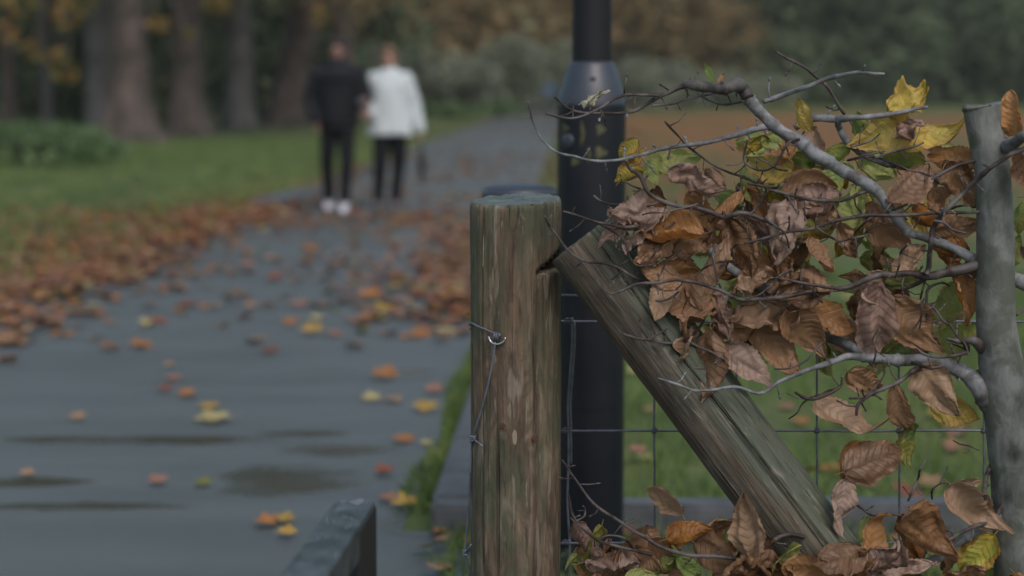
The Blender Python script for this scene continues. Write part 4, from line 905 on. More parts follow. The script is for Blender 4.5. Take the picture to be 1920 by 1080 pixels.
# px, py, length px, width ratio, angle, colour, curl class (f flat, c cupped, r rolled, x crumpled), depth offset (cm, + = further)
LV = [
 (1225, 470, 84, .55, 215, 'tan', 'x', -3), (1185, 452, 60, .5, 240, 'pink', 'x', -4), (1240, 520, 84, .55, 160, 'brown', 'c', -2), (1300, 600, 90, .6, 230, 'brown', 'x', -2), (1350, 590, 84, .5, 300, 'pink', 'x', -3), (1420, 530, 84, .55, 20, 'tan', 'x', -3), (1160, 410, 56, .6, 150, 'pink', 'x', -4), (1290, 650, 66, .5, 250, 'tan', 'x', -2),
 (1177, 279, 48, .85, 215, 'yellow', 'c', 0), (1110, 184, 48, .42, 12, 'cream', 'x', -8), (1331, 137, 36, .42, 118, 'green', 'f', -4), (1352, 146, 20, .4, 60, 'orange', 'f', -4),
 (1180, 332, 54, .7, 190, 'yellow', 'r', 0), (1222, 312, 60, .8, 280, 'olive', 'c', 2), (1268, 304, 84, .62, 5, 'olive', 'c', 4), (1200, 300, 40, .6, 240, 'yellow', 'c', 1),
 (1297, 345, 96, .7, -28, 'pink', 'x', -2), (1318, 398, 92, .6, -68, 'orange', 'c', -1), (1190, 398, 92, .72, 190, 'pink', 'x', -4), (1228, 388, 70, .6, -95, 'brown', 'x', -1),
 (1268, 450, 100, .6, 185, 'orange', 'r', -3), (1150, 438, 66, .5, 215, 'pink', 'x', -5), (1208, 440, 84, .55, 105, 'tan', 'x', -2), (1244, 420, 80, .6, -60, 'tan', 'c', 0),
 (1440, 312, 92, .68, 175, 'yellow', 'c', 4), (1415, 272, 58, .6, 200, 'yellow', 'x', 2), (1452, 262, 56, .6, 10, 'olive', 'c', 3), (1395, 345, 70, .6, 250, 'olive', 'c', 8),
 (1508, 216, 60, .62, 105, 'yellow', 'c', 4), (1702, 188, 88, .68, 42, 'yellow', 'x', 4), (1655, 250, 112, .66, 200, 'yellow', 'c', 5), (1752, 258, 112, .52, 4, 'yellow', 'c', 4),
 (1704, 240, 56, .6, 20, 'pink', 'x', 1), (1612, 232, 50, .7, 90, 'olive', 'c', 5), (1708, 342, 118, .62, 62, 'tan', 'c', -3), (1788, 300, 96, .6, 170, 'orange', 'c', 2),
 (1802, 345, 100, .55, -58, 'brown', 'x', 0), (1897, 212, 88, .42, 98, 'orange', 'r', -3), (1522, 352, 104, .6, 10, 'brown', 'c', 1), (1502, 388, 112, .68, 190, 'pink', 'x', -2),
 (1545, 405, 84, .55, -30, 'tan', 'x', -1), (1475, 285, 60, .55, 240, 'orange', 'c', 3), (1562, 350, 84, .6, 240, 'olive', 'c', 6), (1598, 385, 96, .62, 100, 'olive', 'c', 7),
 (1755, 396, 96, .5, 5, 'orange', 'r', 1), (1792, 425, 92, .6, 25, 'tan', 'c', 1), (1560, 292, 70, .6, 210, 'olive', 'c', 6), (1690, 300, 80, .6, 180, 'olive', 'c', 7),
 (1918, 400, 70, .7, 260, 'olive', 'c', 8), (1535, 268, 60, .45, -65, 'tan', 'r', 2), (1370, 375, 60, .6, -20, 'olive', 'c', 8), (1490, 330, 70, .6, 160, 'orange', 'c', 5),
 (1282, 560, 118, .72, 158, 'brown', 'c', -1), (1246, 560, 96, .62, 255, 'tan', 'c', -3), (1345, 520, 132, .42, 72, 'tan', 'r', -4), (1390, 462, 118, .6, -62, 'brown', 'c', -2),
 (1310, 470, 90, .55, 10, 'brown', 'x', 1), (1275, 505, 96, .6, -20, 'orange', 'c', 1), (1430, 590, 140, .5, 188, 'tan', 'x', -2), (1333, 678, 118, .66, -92, 'tan', 'c', -3),
 (1398, 682, 112, .6, -35, 'pink', 'c', -2), (1455, 655, 140, .55, -58, 'brown', 'c', 1), (1380, 612, 100, .65, 200, 'brown', 'x', 0), (1340, 430, 70, .5, 40, 'tan', 'x', 0),
 (1470, 435, 120, .58, -100, 'pink', 'x', -3), (1464, 500, 76, .62, -70, 'brown', 'c', -1), (1540, 478, 78, .6, -72, 'brown', 'c', -3), (1590, 452, 76, .5, -62, 'brown', 'x', -1),
 (1668, 440, 96, .66, -28, 'brown', 'c', 2), (1708, 486, 90, .6, 28, 'tan', 'c', -2), (1780, 468, 80, .6, 160, 'orange', 'c', 1), (1755, 380, 66, .6, 250, 'brown', 'x', 3),
 (1492, 545, 128, .45, 195, 'tan', 'x', -3), (1634, 540, 70, .6, 230, 'pink', 'x', -2), (1642, 610, 150, .52, -92, 'pink', 'c', -2), (1706, 604, 124, .68, -50, 'brown', 'c', 2),
 (1560, 598, 104, .6, -38, 'orange', 'c', 1), (1512, 624, 118, .62, -55, 'brown', 'c', -1), (1808, 548, 116, .5, -72, 'orange', 'c', 1), (1820, 500, 66, .5, 200, 'brown', 'r', 2),
 (1622, 714, 84, .6, -30, 'brown', 'c', 0), (1692, 768, 92, .6, -78, 'brown', 'c', -1), (1757, 734, 112, .66, -50, 'tan', 'c', -4), (1780, 560, 90, .7, 60, 'olive', 'c', 9),
 (1785, 640, 80, .65, -80, 'olive', 'c', 9), (1640, 690, 70, .6, 200, 'olive', 'c', 8), (1792, 772, 92, .62, -14, 'yellow', 'c', 3), (1590, 786, 132, .55, -42, 'tan', 'c', -4),
 (1640, 862, 126, .66, 20, 'tan', 'c', -5), (1606, 880, 100, .45, -112, 'orange', 'r', -4), (1708, 838, 88, .4, -95, 'olive', 'r', 0), (1574, 946, 96, .52, -98, 'pink', 'c', -3),
 (1640, 1012, 118, .62, 80, 'orange', 'c', -2), (1742, 998, 142, .62, -48, 'brown', 'c', -4), (1822, 946, 124, .5, -45, 'tan', 'r', -2), (1500, 1012, 132, .42, 4, 'orange', 'r', -1),
 (1462, 1058, 104, .68, 80, 'olive', 'c', -5), (1535, 1052, 110, .6, -20, 'brown', 'c', -1), (1832, 1040, 96, .7, 230, 'yellow', 'c', 1), (1700, 1066, 100, .5, 10, 'pink', 'x', -2),
 (1800, 1078, 90, .5, 30, 'brown', 'x', -4), (1812, 905, 50, .45, 5, 'tan', 'r', -1), (1247, 930, 96, .55, 118, 'tan', 'c', -6), (1290, 1000, 92, .6, 8, 'orange', 'c', -3),
 (1252, 1040, 96, .62, -55, 'brown', 'c', -1), (1402, 984, 128, .5, 94, 'tan', 'c', -7), (1350, 1040, 112, .66, -20, 'brown', 'c', 0), (1102, 1012, 80, .5, -52, 'pink', 'r', -3),
 (1150, 1056, 104, .55, -12, 'pink', 'x', -2), (1092, 1058, 66, .55, -80, 'orange', 'c', 0), (1292, 1064, 70, .5, -40, 'green', 'c', -4), (1200, 1084, 60, .6, 10, 'olive', 'c', -5),
 (1340, 992, 84, .5, 30, 'brown', 'x', 2), (1430, 1062, 110, .6, 10, 'brown', 'x', -6), (1570, 1050, 120, .6, -160, 'tan', 'c', -8), (1600, 1062, 110, .6, 30, 'brown', 'x', -7), (1520, 1075, 120, .6, 170, 'orange', 'c', -9), (1400, 1075, 100, .6, 0, 'brown', 'x', -7), (1660, 1050, 100, .6, 60, 'pink', 'x', -6), (1900, 470, 60, .6, 80, 'olive', 'c', 9)]
rl = random.Random(77); used = 0; extra = MB()
def add_leaf_to(mb, M4, g, k): mb.add([M4 @ q for q in g[0]], g[1], LK.index(k), g[2])
for (px, py, lp, wr, ang, col, cl, dz) in LV:
    Y = (3.09 if cl == 'f' or py > 880 else 3.125) + dz * .01; Lm = lp / pxm(Y) * 1.08
    cup, bend, crump = {'f': (.2, .2, .15), 'c': (rl.uniform(.3, .9), rl.uniform(-.7, .9), rl.uniform(.3, .65)), 'r': (rl.uniform(1.4, 2.2), rl.uniform(.3, 1.0), .5), 'x': (rl.uniform(.5, 1.2), rl.uniform(-1, 1.2), rl.uniform(1.0, 1.5))}[cl]
    if cl == 'r': wr *= 1.5
    g = leaf_geo(rl, Lm, Lm * wr * 1.08, cup, bend, rl.uniform(-.6, .6), crump, rl.uniform(.35, .8))
    m4 = leaf_matrix(px, py, Y, ang, rl.uniform(-32, 32), rl.uniform(-42, 42), Lm, rl.random() < .35)
    if used < 100:
        o = mobj('leaf', g[0], g[1], [LM[col]], beech, uv=g[2]); o.matrix_local = Matrix.Translation(-beech.location) @ m4; used += 1
    else: add_leaf_to(extra, m4, g, col)
# the looser leaves further inside the hedge and below the frame
zones = [((1340, 270), (1820, 660), 95, (3.26, 3.85), ['olive', 'olive', 'olive', 'yellow', 'brown', 'yellow', 'tan']),
         ((1180, 380), (1480, 640), 16, (3.14, 3.26), ['brown', 'tan', 'pink', 'orange', 'brown']),
         ((1400, 380), (1800, 650), 14, (3.16, 3.28), ['brown', 'tan', 'pink', 'orange']),
         ((1090, 1010), (1860, 1110), 38, (3.04, 3.3), ['brown', 'orange', 'tan', 'brown', 'olive']),
         ((1080, 1110), (2250, 1380), 90, (2.95, 3.35), ['brown', 'orange', 'tan', 'olive']),
         ((1935, 200), (2500, 1100), 120, (3.0, 3.5), ['brown', 'orange', 'tan', 'olive', 'yellow'])]
for (a, b, n, yr, cols) in zones:
    for _ in range(n):
        x, y = rl.uniform(a[0], b[0]), rl.uniform(a[1], b[1])
        if 1340 < x < 1560 and y > 250 and y < 900 and (y - 660) > (x - 1560) * -.2 and y > 640: continue
        Y = rl.uniform(*yr); Lm = rl.uniform(70, 118) / 1100
        g = leaf_geo(rl, Lm, Lm * rl.uniform(.5, .7), rl.uniform(.3, 1.8), rl.uniform(-.8, 1.2), rl.uniform(-.9, .9), rl.uniform(.5, 1.5), .5, 18, 6)
        add_leaf_to(extra, leaf_matrix(x, y, Y, rl.gauss(-75, 60), rl.uniform(-45, 45), rl.uniform(-50, 50), Lm, rl.random() < .4), g, rl.choice(cols))
extra.build('foliage', LMATS, beech, use_uv=True, kind='stuff', world=True)
for o in (bpy.data.objects['foliage'],): pass
# hanging raindrops
for (x, y, Y, lab) in ((1176, 216, 3.03, 'raindrop hanging under the top twig in front of the lamp post, right one'), (1124, 224, 3.0, 'raindrop hanging under the top twig in front of the lamp post, left one'), (1555, 554, 3.19, 'raindrop hanging under the long middle twig'), (1762, 815, 3.39, 'raindrop on the mesh wire, left of the pair'), (1798, 814, 3.39, 'raindrop on the mesh wire nearest the beech stem'), (1580, 457, 3.08, 'raindrop under the small forked twig in the upper leaves')):
    mb = MB(); p = at(x, y, Y); mb.sphere((0, 0, 0), (.0022, .0022, .003), 12, 8); o = mb.build('raindrop', M['drop'], label=lab, cat='raindrop', group='raindrops hanging from twigs and wire'); o.location = p

# ------------------------------------------------------------------ people
def remeshed(name, mb, m, parent, vox=.012, smooth=2):
    me = bpy.data.meshes.new('tmp'); me.from_pydata([tuple(q) for q in mb.v], [], mb.f); me.update()
    o = bpy.data.objects.new('tmp', me); C.objects.link(o)
    r = o.modifiers.new('r', 'REMESH'); r.mode = 'VOXEL'; r.voxel_size = vox; r.use_smooth_shade = True
    s = o.modifiers.new('s', 'SMOOTH'); s.factor = .5; s.iterations = smooth
    dg = bpy.context.evaluated_depsgraph_get(); ev = o.evaluated_get(dg); nm = bpy.data.meshes.new_from_object(ev)
    bpy.data.objects.remove(o); nm.name = name; nm.materials.clear(); nm.materials.append(m)
    for p in nm.polygons: p.use_smooth = True
    q = bpy.data.objects.new(name, nm); C.objects.link(q); q.parent = parent; return q
def cap(mb, a, b, ra, rb_, sx=1.0, n=7):
    a, b = Vector(a), Vector(b)
    for i in range(n): t = i / (n - 1); r = ra + (rb_ - ra) * t; mb.sphere(a.lerp(b, t), r, 12, 8)
    mb.tube([a, b], [ra, rb_], 14)
def hand(mb, w, d, spread=Vector((1, 0, 0)), curl=.4):
    d = Vector(d).normalized(); w = Vector(w); s = Vector(spread).normalized(); n = d.cross(s).normalized()
    mb.sphere(w + d * .045, (.021, .04, .05), 10, 8, rot=Matrix((n, s, d)).transposed())
    for i, ln in enumerate((.068, .078, .073, .058)):
        b = w + d * .082 + s * (-.027 + .018 * i); m_ = b + d * ln * .5 + n * .006; e = m_ + (d * (1 - curl) + n * curl).normalized() * ln * .5
        cap(mb, b, m_, .009, .0085, n=4); cap(mb, m_, e, .0085, .007, n=4)
    b = w + d * .03 - s * .034; m_ = b + (d * .7 - s * .6).normalized() * .03; cap(mb, b, m_, .011, .010, n=4); cap(mb, m_, m_ + (d * .9 + n * .3).normalized() * .028, .010, .008, n=4)
def person(X, Y, H, cfg):
    k = H / 1.8; root = empty('person', (X, Y, .006), label=cfg['label'], cat='person')
    mb = MB(); hz = H - .115; hc = Vector((cfg['hx'], -.01, hz))
    mb.sphere(hc, (.074, .094, .112), 20, 14); mb.sphere(hc + Vector((0, -.03, -.05)), (.055, .06, .062), 14, 10)
    mb.sphere(hc + Vector((0, -.098, -.012)), (.013, .02, .022), 8, 8); mb.sphere(hc + Vector((0, -.087, .012)), (.009, .012, .03), 8, 8)
    for s in (-1, 1):
        mb.sphere(hc + Vector((s * .075, .006, -.005)), (.012, .02, .03), 8, 8); mb.sphere(hc + Vector((s * .03, -.083, .028)), (.024, .01, .008), 8, 6)
    mb.sphere(hc + Vector((0, -.088, -.052)), (.026, .01, .008), 8, 6)
    cap(mb, hc + Vector((0, .012, -.07)), (cfg['hx'] * .6, .01, hz - .24), .056, .062)
    sh, hip = cfg['sh'], cfg['hipw']; zs_, zh = .82 * H, .52 * H
    cap(mb, (0, .01, zs_), (0, .01, zh + .15), .12, .11); cap(mb, (-hip, 0, zh), (hip, 0, zh), .10, .10); cap(mb, (-sh + .08, 0, zs_ - .05), (sh - .08, 0, zs_ - .05), .055, .055)
    for arm in cfg['arms']:
        a, b, c = [Vector(q) for q in arm[:3]]; a = a + Vector((-.02 if a.x > 0 else .02, 0, -.04)); cap(mb, a, b, .046, .040); cap(mb, b, c, .041, .027); hand(mb, c, arm[3], arm[4], arm[5])
    for leg in cfg['legs']:
        a, b, c = [Vector(q) for q in leg]; cap(mb, a, b, .085, .055); cap(mb, b, c, .054, .038); cap(mb, c, c + Vector((0, -.11, -.045)), .035, .028)
    remeshed('body', mb, M[cfg['skin']], root, .0085, 2)
    # eyes and lips
    for s in (-1, 1):
        q = MB(); q.sphere(hc + Vector((s * .031, -.083, .012)), (.014, .010, .007), 10, 8); q.build('eye', M['eye'], root)
    q = MB(); q.sphere(hc + Vector((0, -.094, -.053)), (.022, .006, .006), 10, 6); q.build('mouth', M['lips'], root)
    # trousers
    mb = MB(); cap(mb, (-hip, 0, zh + .01), (hip, 0, zh + .01), .118, .118); cap(mb, (0, 0, zh), (0, 0, zh + .12), .13, .12)
    for leg in cfg['legs']:
        a, b, c = [Vector(q) for q in leg]; cap(mb, a, b, .105, .076); cap(mb, b, c + Vector((0, 0, .03)), .075, .054)
    remeshed('trousers', mb, M[cfg['trou']], root, .012)
    cfg['top'](root)
    # shoes
    for leg in cfg['legs']:
        c = Vector(leg[2]); mb = MB(); cap(mb, c + Vector((0, .02, -.035)), c + Vector((0, -.13, -.05)), .046, .040); cap(mb, c, c + Vector((0, -.03, -.03)), .05, .045)
        for i in range(len(mb.v)): mb.v[i].z = max(mb.v[i].z, .0)
        sh_ = remeshed('shoe', mb, M[cfg['shoe']], root, .008)
    # hair
    mb = MB()
    for i, (o_, r_) in enumerate(cfg['hair']): mb.sphere(hc + Vector(o_), r_, 16, 12)
    remeshed('hair', mb, M[cfg['haircol']], root, .009)
    return root
M['skin1'] = simple('skin', (0.30, 0.17, 0.14), (0.26, 0.14, 0.115), 20, .5); M['skin2'] = simple('fair_skin', (0.42, 0.25, 0.20), (0.36, 0.2, 0.16), 20, .5)
M['eye'] = simple('eye', (0.05, 0.04, 0.035), None, 20, .2); M['lips'] = simple('lips', (0.28, 0.11, 0.10), None, 20, .4)
M['jacket'] = simple('black_jacket', (0.007, 0.008, 0.011), (0.012, 0.013, 0.017), 14, .6, .25, 0, .6, .02); M['denim'] = simple('black_trousers', (0.007, 0.0075, 0.010), (0.010, 0.011, 0.014), 30, .8, .2)
M['white_shoe'] = simple('white_trainers', (0.78, 0.78, 0.86), (0.7, 0.7, 0.78), 30, .5); M['dark_shoe'] = simple('dark_shoes', (0.05, 0.055, 0.065), (0.09, 0.095, 0.11), 30, .5)
M['jumper'] = simple('cream_knit', (0.62, 0.67, 0.69), (0.50, 0.55, 0.57), 9, .9, .2, 0, .7, .02); M['hairdark'] = simple('dark_hair', (0.016, 0.012, 0.011), (0.03, 0.022, 0.018), 60, .5)
M['hairbrown'] = simple('light_brown_hair', (0.20, 0.115, 0.065), (0.12, 0.065, 0.04), 60, .5); M['grey_cuff'] = simple('grey_cuff', (0.13, 0.14, 0.17), None, 20, .7); M['brolly'] = simple('black_umbrella_fabric', (0.02, 0.02, 0.024), None, 20, .6)
def jacket(root):
    mb = MB()
    for z, rx, ry in ((.90, .215, .16), (1.0, .235, .175), (1.1, .245, .18), (1.2, .25, .18), (1.3, .255, .17), (1.38, .25, .155), (1.45, .22, .13), (1.51, .15, .11), (1.56, .088, .09), (1.59, .08, .085)): mb.sphere((0, .005, z), (rx, ry, .085), 20, 12)
    for q in range(5): z = .98 + q * .105; mb.sphere((0, 0, z), (.245 + .004 * q, .188, .035), 20, 8)      # quilting rolls
    cap(mb, (-.215, 0, 1.44), (-.30, .03, 1.17), .09, .08); cap(mb, (-.30, .03, 1.17), (-.235, -.09, .97), .078, .066)
    cap(mb, (.215, 0, 1.44), (.29, .02, 1.20), .09, .08); cap(mb, (.29, .02, 1.20), (.25, -.15, 1.13), .076, .06)
    remeshed('jacket', mb, M['jacket'], root, .012)
    mb = MB(); cap(mb, (.25, -.155, 1.13), (.262, -.20, 1.145), .047, .043); remeshed('cuff', mb, M['grey_cuff'], root, .01)
man = person(at(636, 395, 19.3).x, 19.3, 1.80, dict(label='person in a black padded jacket, black slim trousers and white trainers walking towards the camera', hx=0, sh=.21, hipw=.075, skin='skin1',
    arms=[((-.21, 0, 1.45), (-.275, .03, 1.17), (-.225, -.09, .95), (.25, -.3, -.9), (0, -1, 0), .5), ((.21, 0, 1.45), (.275, .02, 1.20), (.27, -.20, 1.15), (.45, -.5, .12), (0, .3, 1), .6)],
    legs=[((-.085, 0, .94), (-.125, .02, .52), (-.115, .10, .09)), ((.085, 0, .94), (.095, -.10, .50), (.065, -.14, .085))], trou='denim', shoe='white_shoe', top=jacket,
    hair=[((0, .02, .035), (.092, .104, .105)), ((0, .04, -.02), (.090, .085, .09)), ((0, -.035, .082), (.076, .07, .045))], haircol='hairdark'))
def jumper(root):
    mb = MB()
    prof = [(.80, .235, .165), (.86, .232, .165), (.94, .225, .16), (1.03, .21, .16), (1.13, .20, .155), (1.23, .20, .155), (1.32, .205, .15), (1.39, .195, .13), (1.44, .155, .11), (1.49, .095, .09)]
    seg = 40; vs = []
    for q in range(61):
        z = .80 + .69 * q / 60; k_ = max(t for t in range(9) if prof[t][0] <= z + 1e-6); f_ = (z - prof[k_][0]) / (prof[k_ + 1][0] - prof[k_][0]); f_ = min(1, max(0, f_))
        rx = prof[k_][1] + (prof[k_ + 1][1] - prof[k_][1]) * f_; ry = prof[k_][2] + (prof[k_ + 1][2] - prof[k_][2]) * f_; dr = max(0, (1.25 - z) / .45)
        for t in range(seg):
            a = 2 * math.pi * t / seg; w_ = 1 + .045 * dr * math.cos(7 * a + 2.2 * z) + .02 * noise.noise(Vector((math.cos(a) * 2, math.sin(a) * 2, z * 5)))
            vs.append((math.cos(a) * rx * w_, .005 + math.sin(a) * ry * w_, z + (.012 * math.sin(3 * a) if q == 0 else 0)))
    mb.add(vs, [(q * seg + t, q * seg + (t + 1) % seg, (q + 1) * seg + (t + 1) % seg, (q + 1) * seg + t) for q in range(60) for t in range(seg)] + [tuple(range(seg))[::-1], tuple(60 * seg + t for t in range(seg))])
    cap(mb, (.17, 0, 1.40), (.265, .02, 1.13), .075, .062); cap(mb, (.265, .02, 1.13), (.315, -.02, .87), .062, .056)
    cap(mb, (-.17, 0, 1.40), (-.235, .03, 1.15), .072, .06); cap(mb, (-.235, .03, 1.15), (-.19, -.12, 1.03), .06, .052)
    mb.sphere((0, -.005, 1.50), (.072, .075, .03), 14, 8)
    remeshed('jumper', mb, M['jumper'], root, .012)
wom = person(at(733, 393, 19.45).x, 19.45, 1.72, dict(label='person in loose cream jumper and black leggings, holding a folded umbrella', hx=-.01, sh=.18, hipw=.075, skin='skin2',
    arms=[((-.17, 0, 1.40), (-.235, .03, 1.15), (-.19, -.13, 1.02), (-.5, -.5, .1), (0, 0, 1), .5), ((.17, 0, 1.40), (.265, .02, 1.13), (.318, -.02, .85), (.02, -.1, -1), (0, -1, 0), .75)],
    legs=[((-.085, 0, .90), (-.105, -.08, .49), (-.13, -.05, .085)), ((.085, 0, .90), (.085, .02, .49), (.045, -.02, .085))], trou='denim', shoe='dark_shoe', top=jumper,
    hair=[((0, .02, .035), (.093, .106, .106)), ((0, .08, .04), (.055, .055, .055)), ((0, .03, -.06), (.095, .075, .10)), ((0, -.035, .082), (.074, .07, .042))], haircol='hairbrown'))
um = empty('folded_umbrella', (wom.location.x + .325, wom.location.y - .03, 0), label='folded black umbrella hanging from the hand of the person in the cream jumper', cat='umbrella')
mb = MB()
pr_ = [(.004, .28), (.012, .30), (.030, .36), (.044, .46), (.040, .56), (.026, .64), (.014, .68)]
seg = 20; vs = [((.8 + .2 * math.cos(5 * 2 * math.pi * j / seg)) * r * math.cos(2 * math.pi * j / seg), (.8 + .2 * math.cos(5 * 2 * math.pi * j / seg)) * r * math.sin(2 * math.pi * j / seg), z) for r, z in pr_ for j in range(seg)]
mb.add(vs, [(i * seg + j, i * seg + (j + 1) % seg, (i + 1) * seg + (j + 1) % seg, (i + 1) * seg + j) for i in range(len(pr_) - 1) for j in range(seg)]); mb.build('canopy', M['brolly'], um)
mb = MB(); mb.tube([(0, 0, .24), (0, 0, .70)], [.005, .006], 8); mb.build('shaft', M['gatedark'], um)
mb = MB(); P, rr = spline([(0, 0, .68, .010), (0, 0, .80, .010), (0, -.01, .86, .009)], .01); mb.tube(P, rr, 8); mb.build('handle', M['gatedark'], um)

# ------------------------------------------------------------------ trees, shrubs
def clump_mesh(name, rs, blobs, n, size, mats, down=0.0, leafy=.5):
    """many leaf-sized faces spread through the volume of a set of ellipsoid blobs (c, r)"""
    V, Fc, MI = [], [], []; tot = sum(b[1][0] * b[1][2] for b in blobs)
    for (c, r) in blobs:
        for _ in range(int(n * r[0] * r[2] / tot)):
            while True:
                d = Vector((rs.gauss(0, 1), rs.gauss(0, 1), rs.gauss(0, 1))).normalized(); q = rs.uniform(.45, 1.08) ** .6
                p = Vector((c[0] + d.x * r[0] * q, c[1] + d.y * r[1] * q, c[2] + d.z * r[2] * q))
                if noise.noise(p * .55) > -.22 or rs.random() < .3: break
            if p.z < .05: p.z = .05 + rs.random() * .3
            s = size * rs.uniform(.5, 1.4); a = Vector((rs.gauss(0, 1), rs.gauss(0, 1), rs.gauss(0, .6))).normalized(); b = a.cross(Vector((rs.gauss(0, 1), rs.gauss(0, 1), rs.gauss(0, 1)))).normalized(); b = b * rs.uniform(.45, .8); k = len(V)
            V += [p - a * s, p - b * s * .7 + a * s * .1, p + a * s, p + b * s * .7 - a * s * .1 + Vector((0, 0, s * .2))]; Fc.append((k, k + 1, k + 2, k + 3)); MI.append(0 if rs.random() < .8 or len(mats) < 2 else 1)
    me = bpy.data.meshes.new(name); me.from_pydata([tuple(q) for q in V], [], Fc)
    for m_ in mats: me.materials.append(m_)
    me.polygons.foreach_set('material_index', MI); me.update(); return me
def trunk_mb(rs, r, h, flare=1.5, lean=(0, 0), limbs=6, spread=4.0, lh=None):
    mb = MB(); seg = 24; N_ = 30; vs = []
    off = rs.uniform(0, 50)
    for i in range(N_ + 1):
        t = i / N_; z = h * t ** 1.6; rr_ = r * (1 - .45 * z / h) * (1 + (flare - 1) * math.exp(-z / (r * 1.1)))
        for j in range(seg):
            a = 2 * math.pi * j / seg; fl = 1 + .22 * math.exp(-z / (r * 1.3)) * math.sin(a * 5 + off) + .05 * noise.noise(Vector((math.cos(a) * 2 + off, math.sin(a) * 2, z * .8)))
            vs.append((math.cos(a) * rr_ * fl + lean[0] * z / h, math.sin(a) * rr_ * fl + lean[1] * z / h, z - .05))
    mb.add(vs, [(i * seg + j, i * seg + (j + 1) % seg, (i + 1) * seg + (j + 1) % seg, (i + 1) * seg + j) for i in range(N_) for j in range(seg)])
    for i in range(limbs):
        a = rs.uniform(0, 6.28); z0 = (lh or h * .5) + rs.random() * h * .4; ln = spread * rs.uniform(.6, 1); f_ = z0 / h
        s = Vector((lean[0] * f_, lean[1] * f_, z0)); e = s + Vector((math.cos(a) * ln, math.sin(a) * ln, ln * rs.uniform(.2, .8)))
        P, q = spline([tuple(s) + (r * .32,), tuple(s.lerp(e, .4) + Vector((0, 0, .3))) + (r * .2,), tuple(e) + (r * .06,)], .5); mb.tube(P, q, 8)
    return mb
CM = dict(
 spray=crown_material('yellow_spray', [(0.12, 0.13, 0.035), (0.18, 0.15, 0.04), (0.26, 0.15, 0.05), (0.30, 0.14, 0.05)], .3, .9),
 dark=crown_material('dark_green_crown', [(0.051, 0.079, 0.048), (0.085, 0.128, 0.070), (0.136, 0.176, 0.095), (0.213, 0.228, 0.110)], .15, .7),
 gold=crown_material('yellow_orange_crown', [(0.070, 0.070, 0.032), (0.168, 0.127, 0.047), (0.309, 0.183, 0.063), (0.463, 0.239, 0.095)], .25, .9),
 brown=crown_material('copper_brown_crown', [(0.15, 0.125, 0.065), (0.22, 0.17, 0.085), (0.30, 0.20, 0.095), (0.37, 0.26, 0.125)], .2, .35),
 olive=crown_material('olive_crown', [(0.119, 0.133, 0.083), (0.208, 0.222, 0.126), (0.296, 0.296, 0.166), (0.385, 0.326, 0.166)], .2, .3),
 sage=crown_material('grey_green_shrub', [(0.110, 0.129, 0.093), (0.184, 0.212, 0.154), (0.276, 0.304, 0.227), (0.368, 0.386, 0.309)], .2, .8),
 bright=crown_material('bright_green_shrub', [(0.065, 0.117, 0.044), (0.104, 0.176, 0.066), (0.156, 0.234, 0.102), (0.195, 0.260, 0.131)], .2, 1.2))
rt = random.Random(5)
def blobset(rs, R0, z0, z1, n):
    out = []
    for i in range(n):
        a = rs.uniform(0, 6.28); q = rs.random() ** .5 * R0 * .62; z = rs.uniform(z0 + R0 * .2, z1 - R0 * .2); r = R0 * rs.uniform(.35, .6); out.append(((math.cos(a) * q, math.sin(a) * q, z), (r, r, r * .8)))
    return out
def tree(px, py, wpx, label, crown, h=17, R0=6, lean=(0, 0), zc=4.2, bark='trunkbark', flare=1.5, group=None, Y=None, n=5200, size=.2, name='tree'):
    p = gnd(px, py) if Y is None else Vector((at(px, 500, Y).x, Y, 0)); r = wpx / 2 / pxm(p.y)
    root = empty(name, (p.x, p.y, 0), label=label, cat='tree', group=group)
    trunk_mb(rt, r, h * .8, flare, lean, 8, R0 * .8, zc + .8).build('trunk', M[bark], root)
    me = clump_mesh('crown', rt, blobset(rt, R0, zc, h, 16), n, size, [CM[q] for q in crown]); o = bpy.data.objects.new('crown', me); C.objects.link(o); o.parent = root
    return root
AV = 'large trees standing left of the path'
tree(188, 256, 50, 'pale straight trunk standing just behind the big flared trunk on the left', ['olive', 'dark'], bark='trunkpale', flare=1.25, group=AV, zc=4.6)
tree(245, 266, 76, 'largest trunk on the left, its foot flaring out to the right over the grass', ['dark', 'olive'], flare=1.9, group=AV, zc=4.8)
tree(352, 255, 66, 'second large trunk from the left behind the grass verge, between two darker gaps', ['olive', 'gold'], flare=1.45, group=AV, zc=5)
tree(449, 243, 58, 'slim grey brown trunk midway between the flared trunk and the couple', ['brown', 'olive'], bark='trunkpale', flare=1.2, group=AV, zc=4.8)
tree(535, 239, 72, 'dark trunk leaning right, just left of the person in black', ['brown', 'gold'], lean=(2.4, 0), flare=1.3, group=AV, zc=5)
tree(650, 226, 46, 'dark far trunk behind the heads of the couple', ['brown', 'gold'], flare=1.3, group=AV, zc=4.0, lean=(-.6, 0))
tree(20, 250, 30, 'thin dark trunk at the far left edge among the dark undergrowth', ['dark', 'olive'], flare=1.3, group=AV, zc=3.8)
tree(90, 246, 26, 'thin pale trunk between the left edge and the pale straight trunk', ['dark', 'olive'], bark='trunkpale', flare=1.3, group=AV, zc=3.4, R0=5)
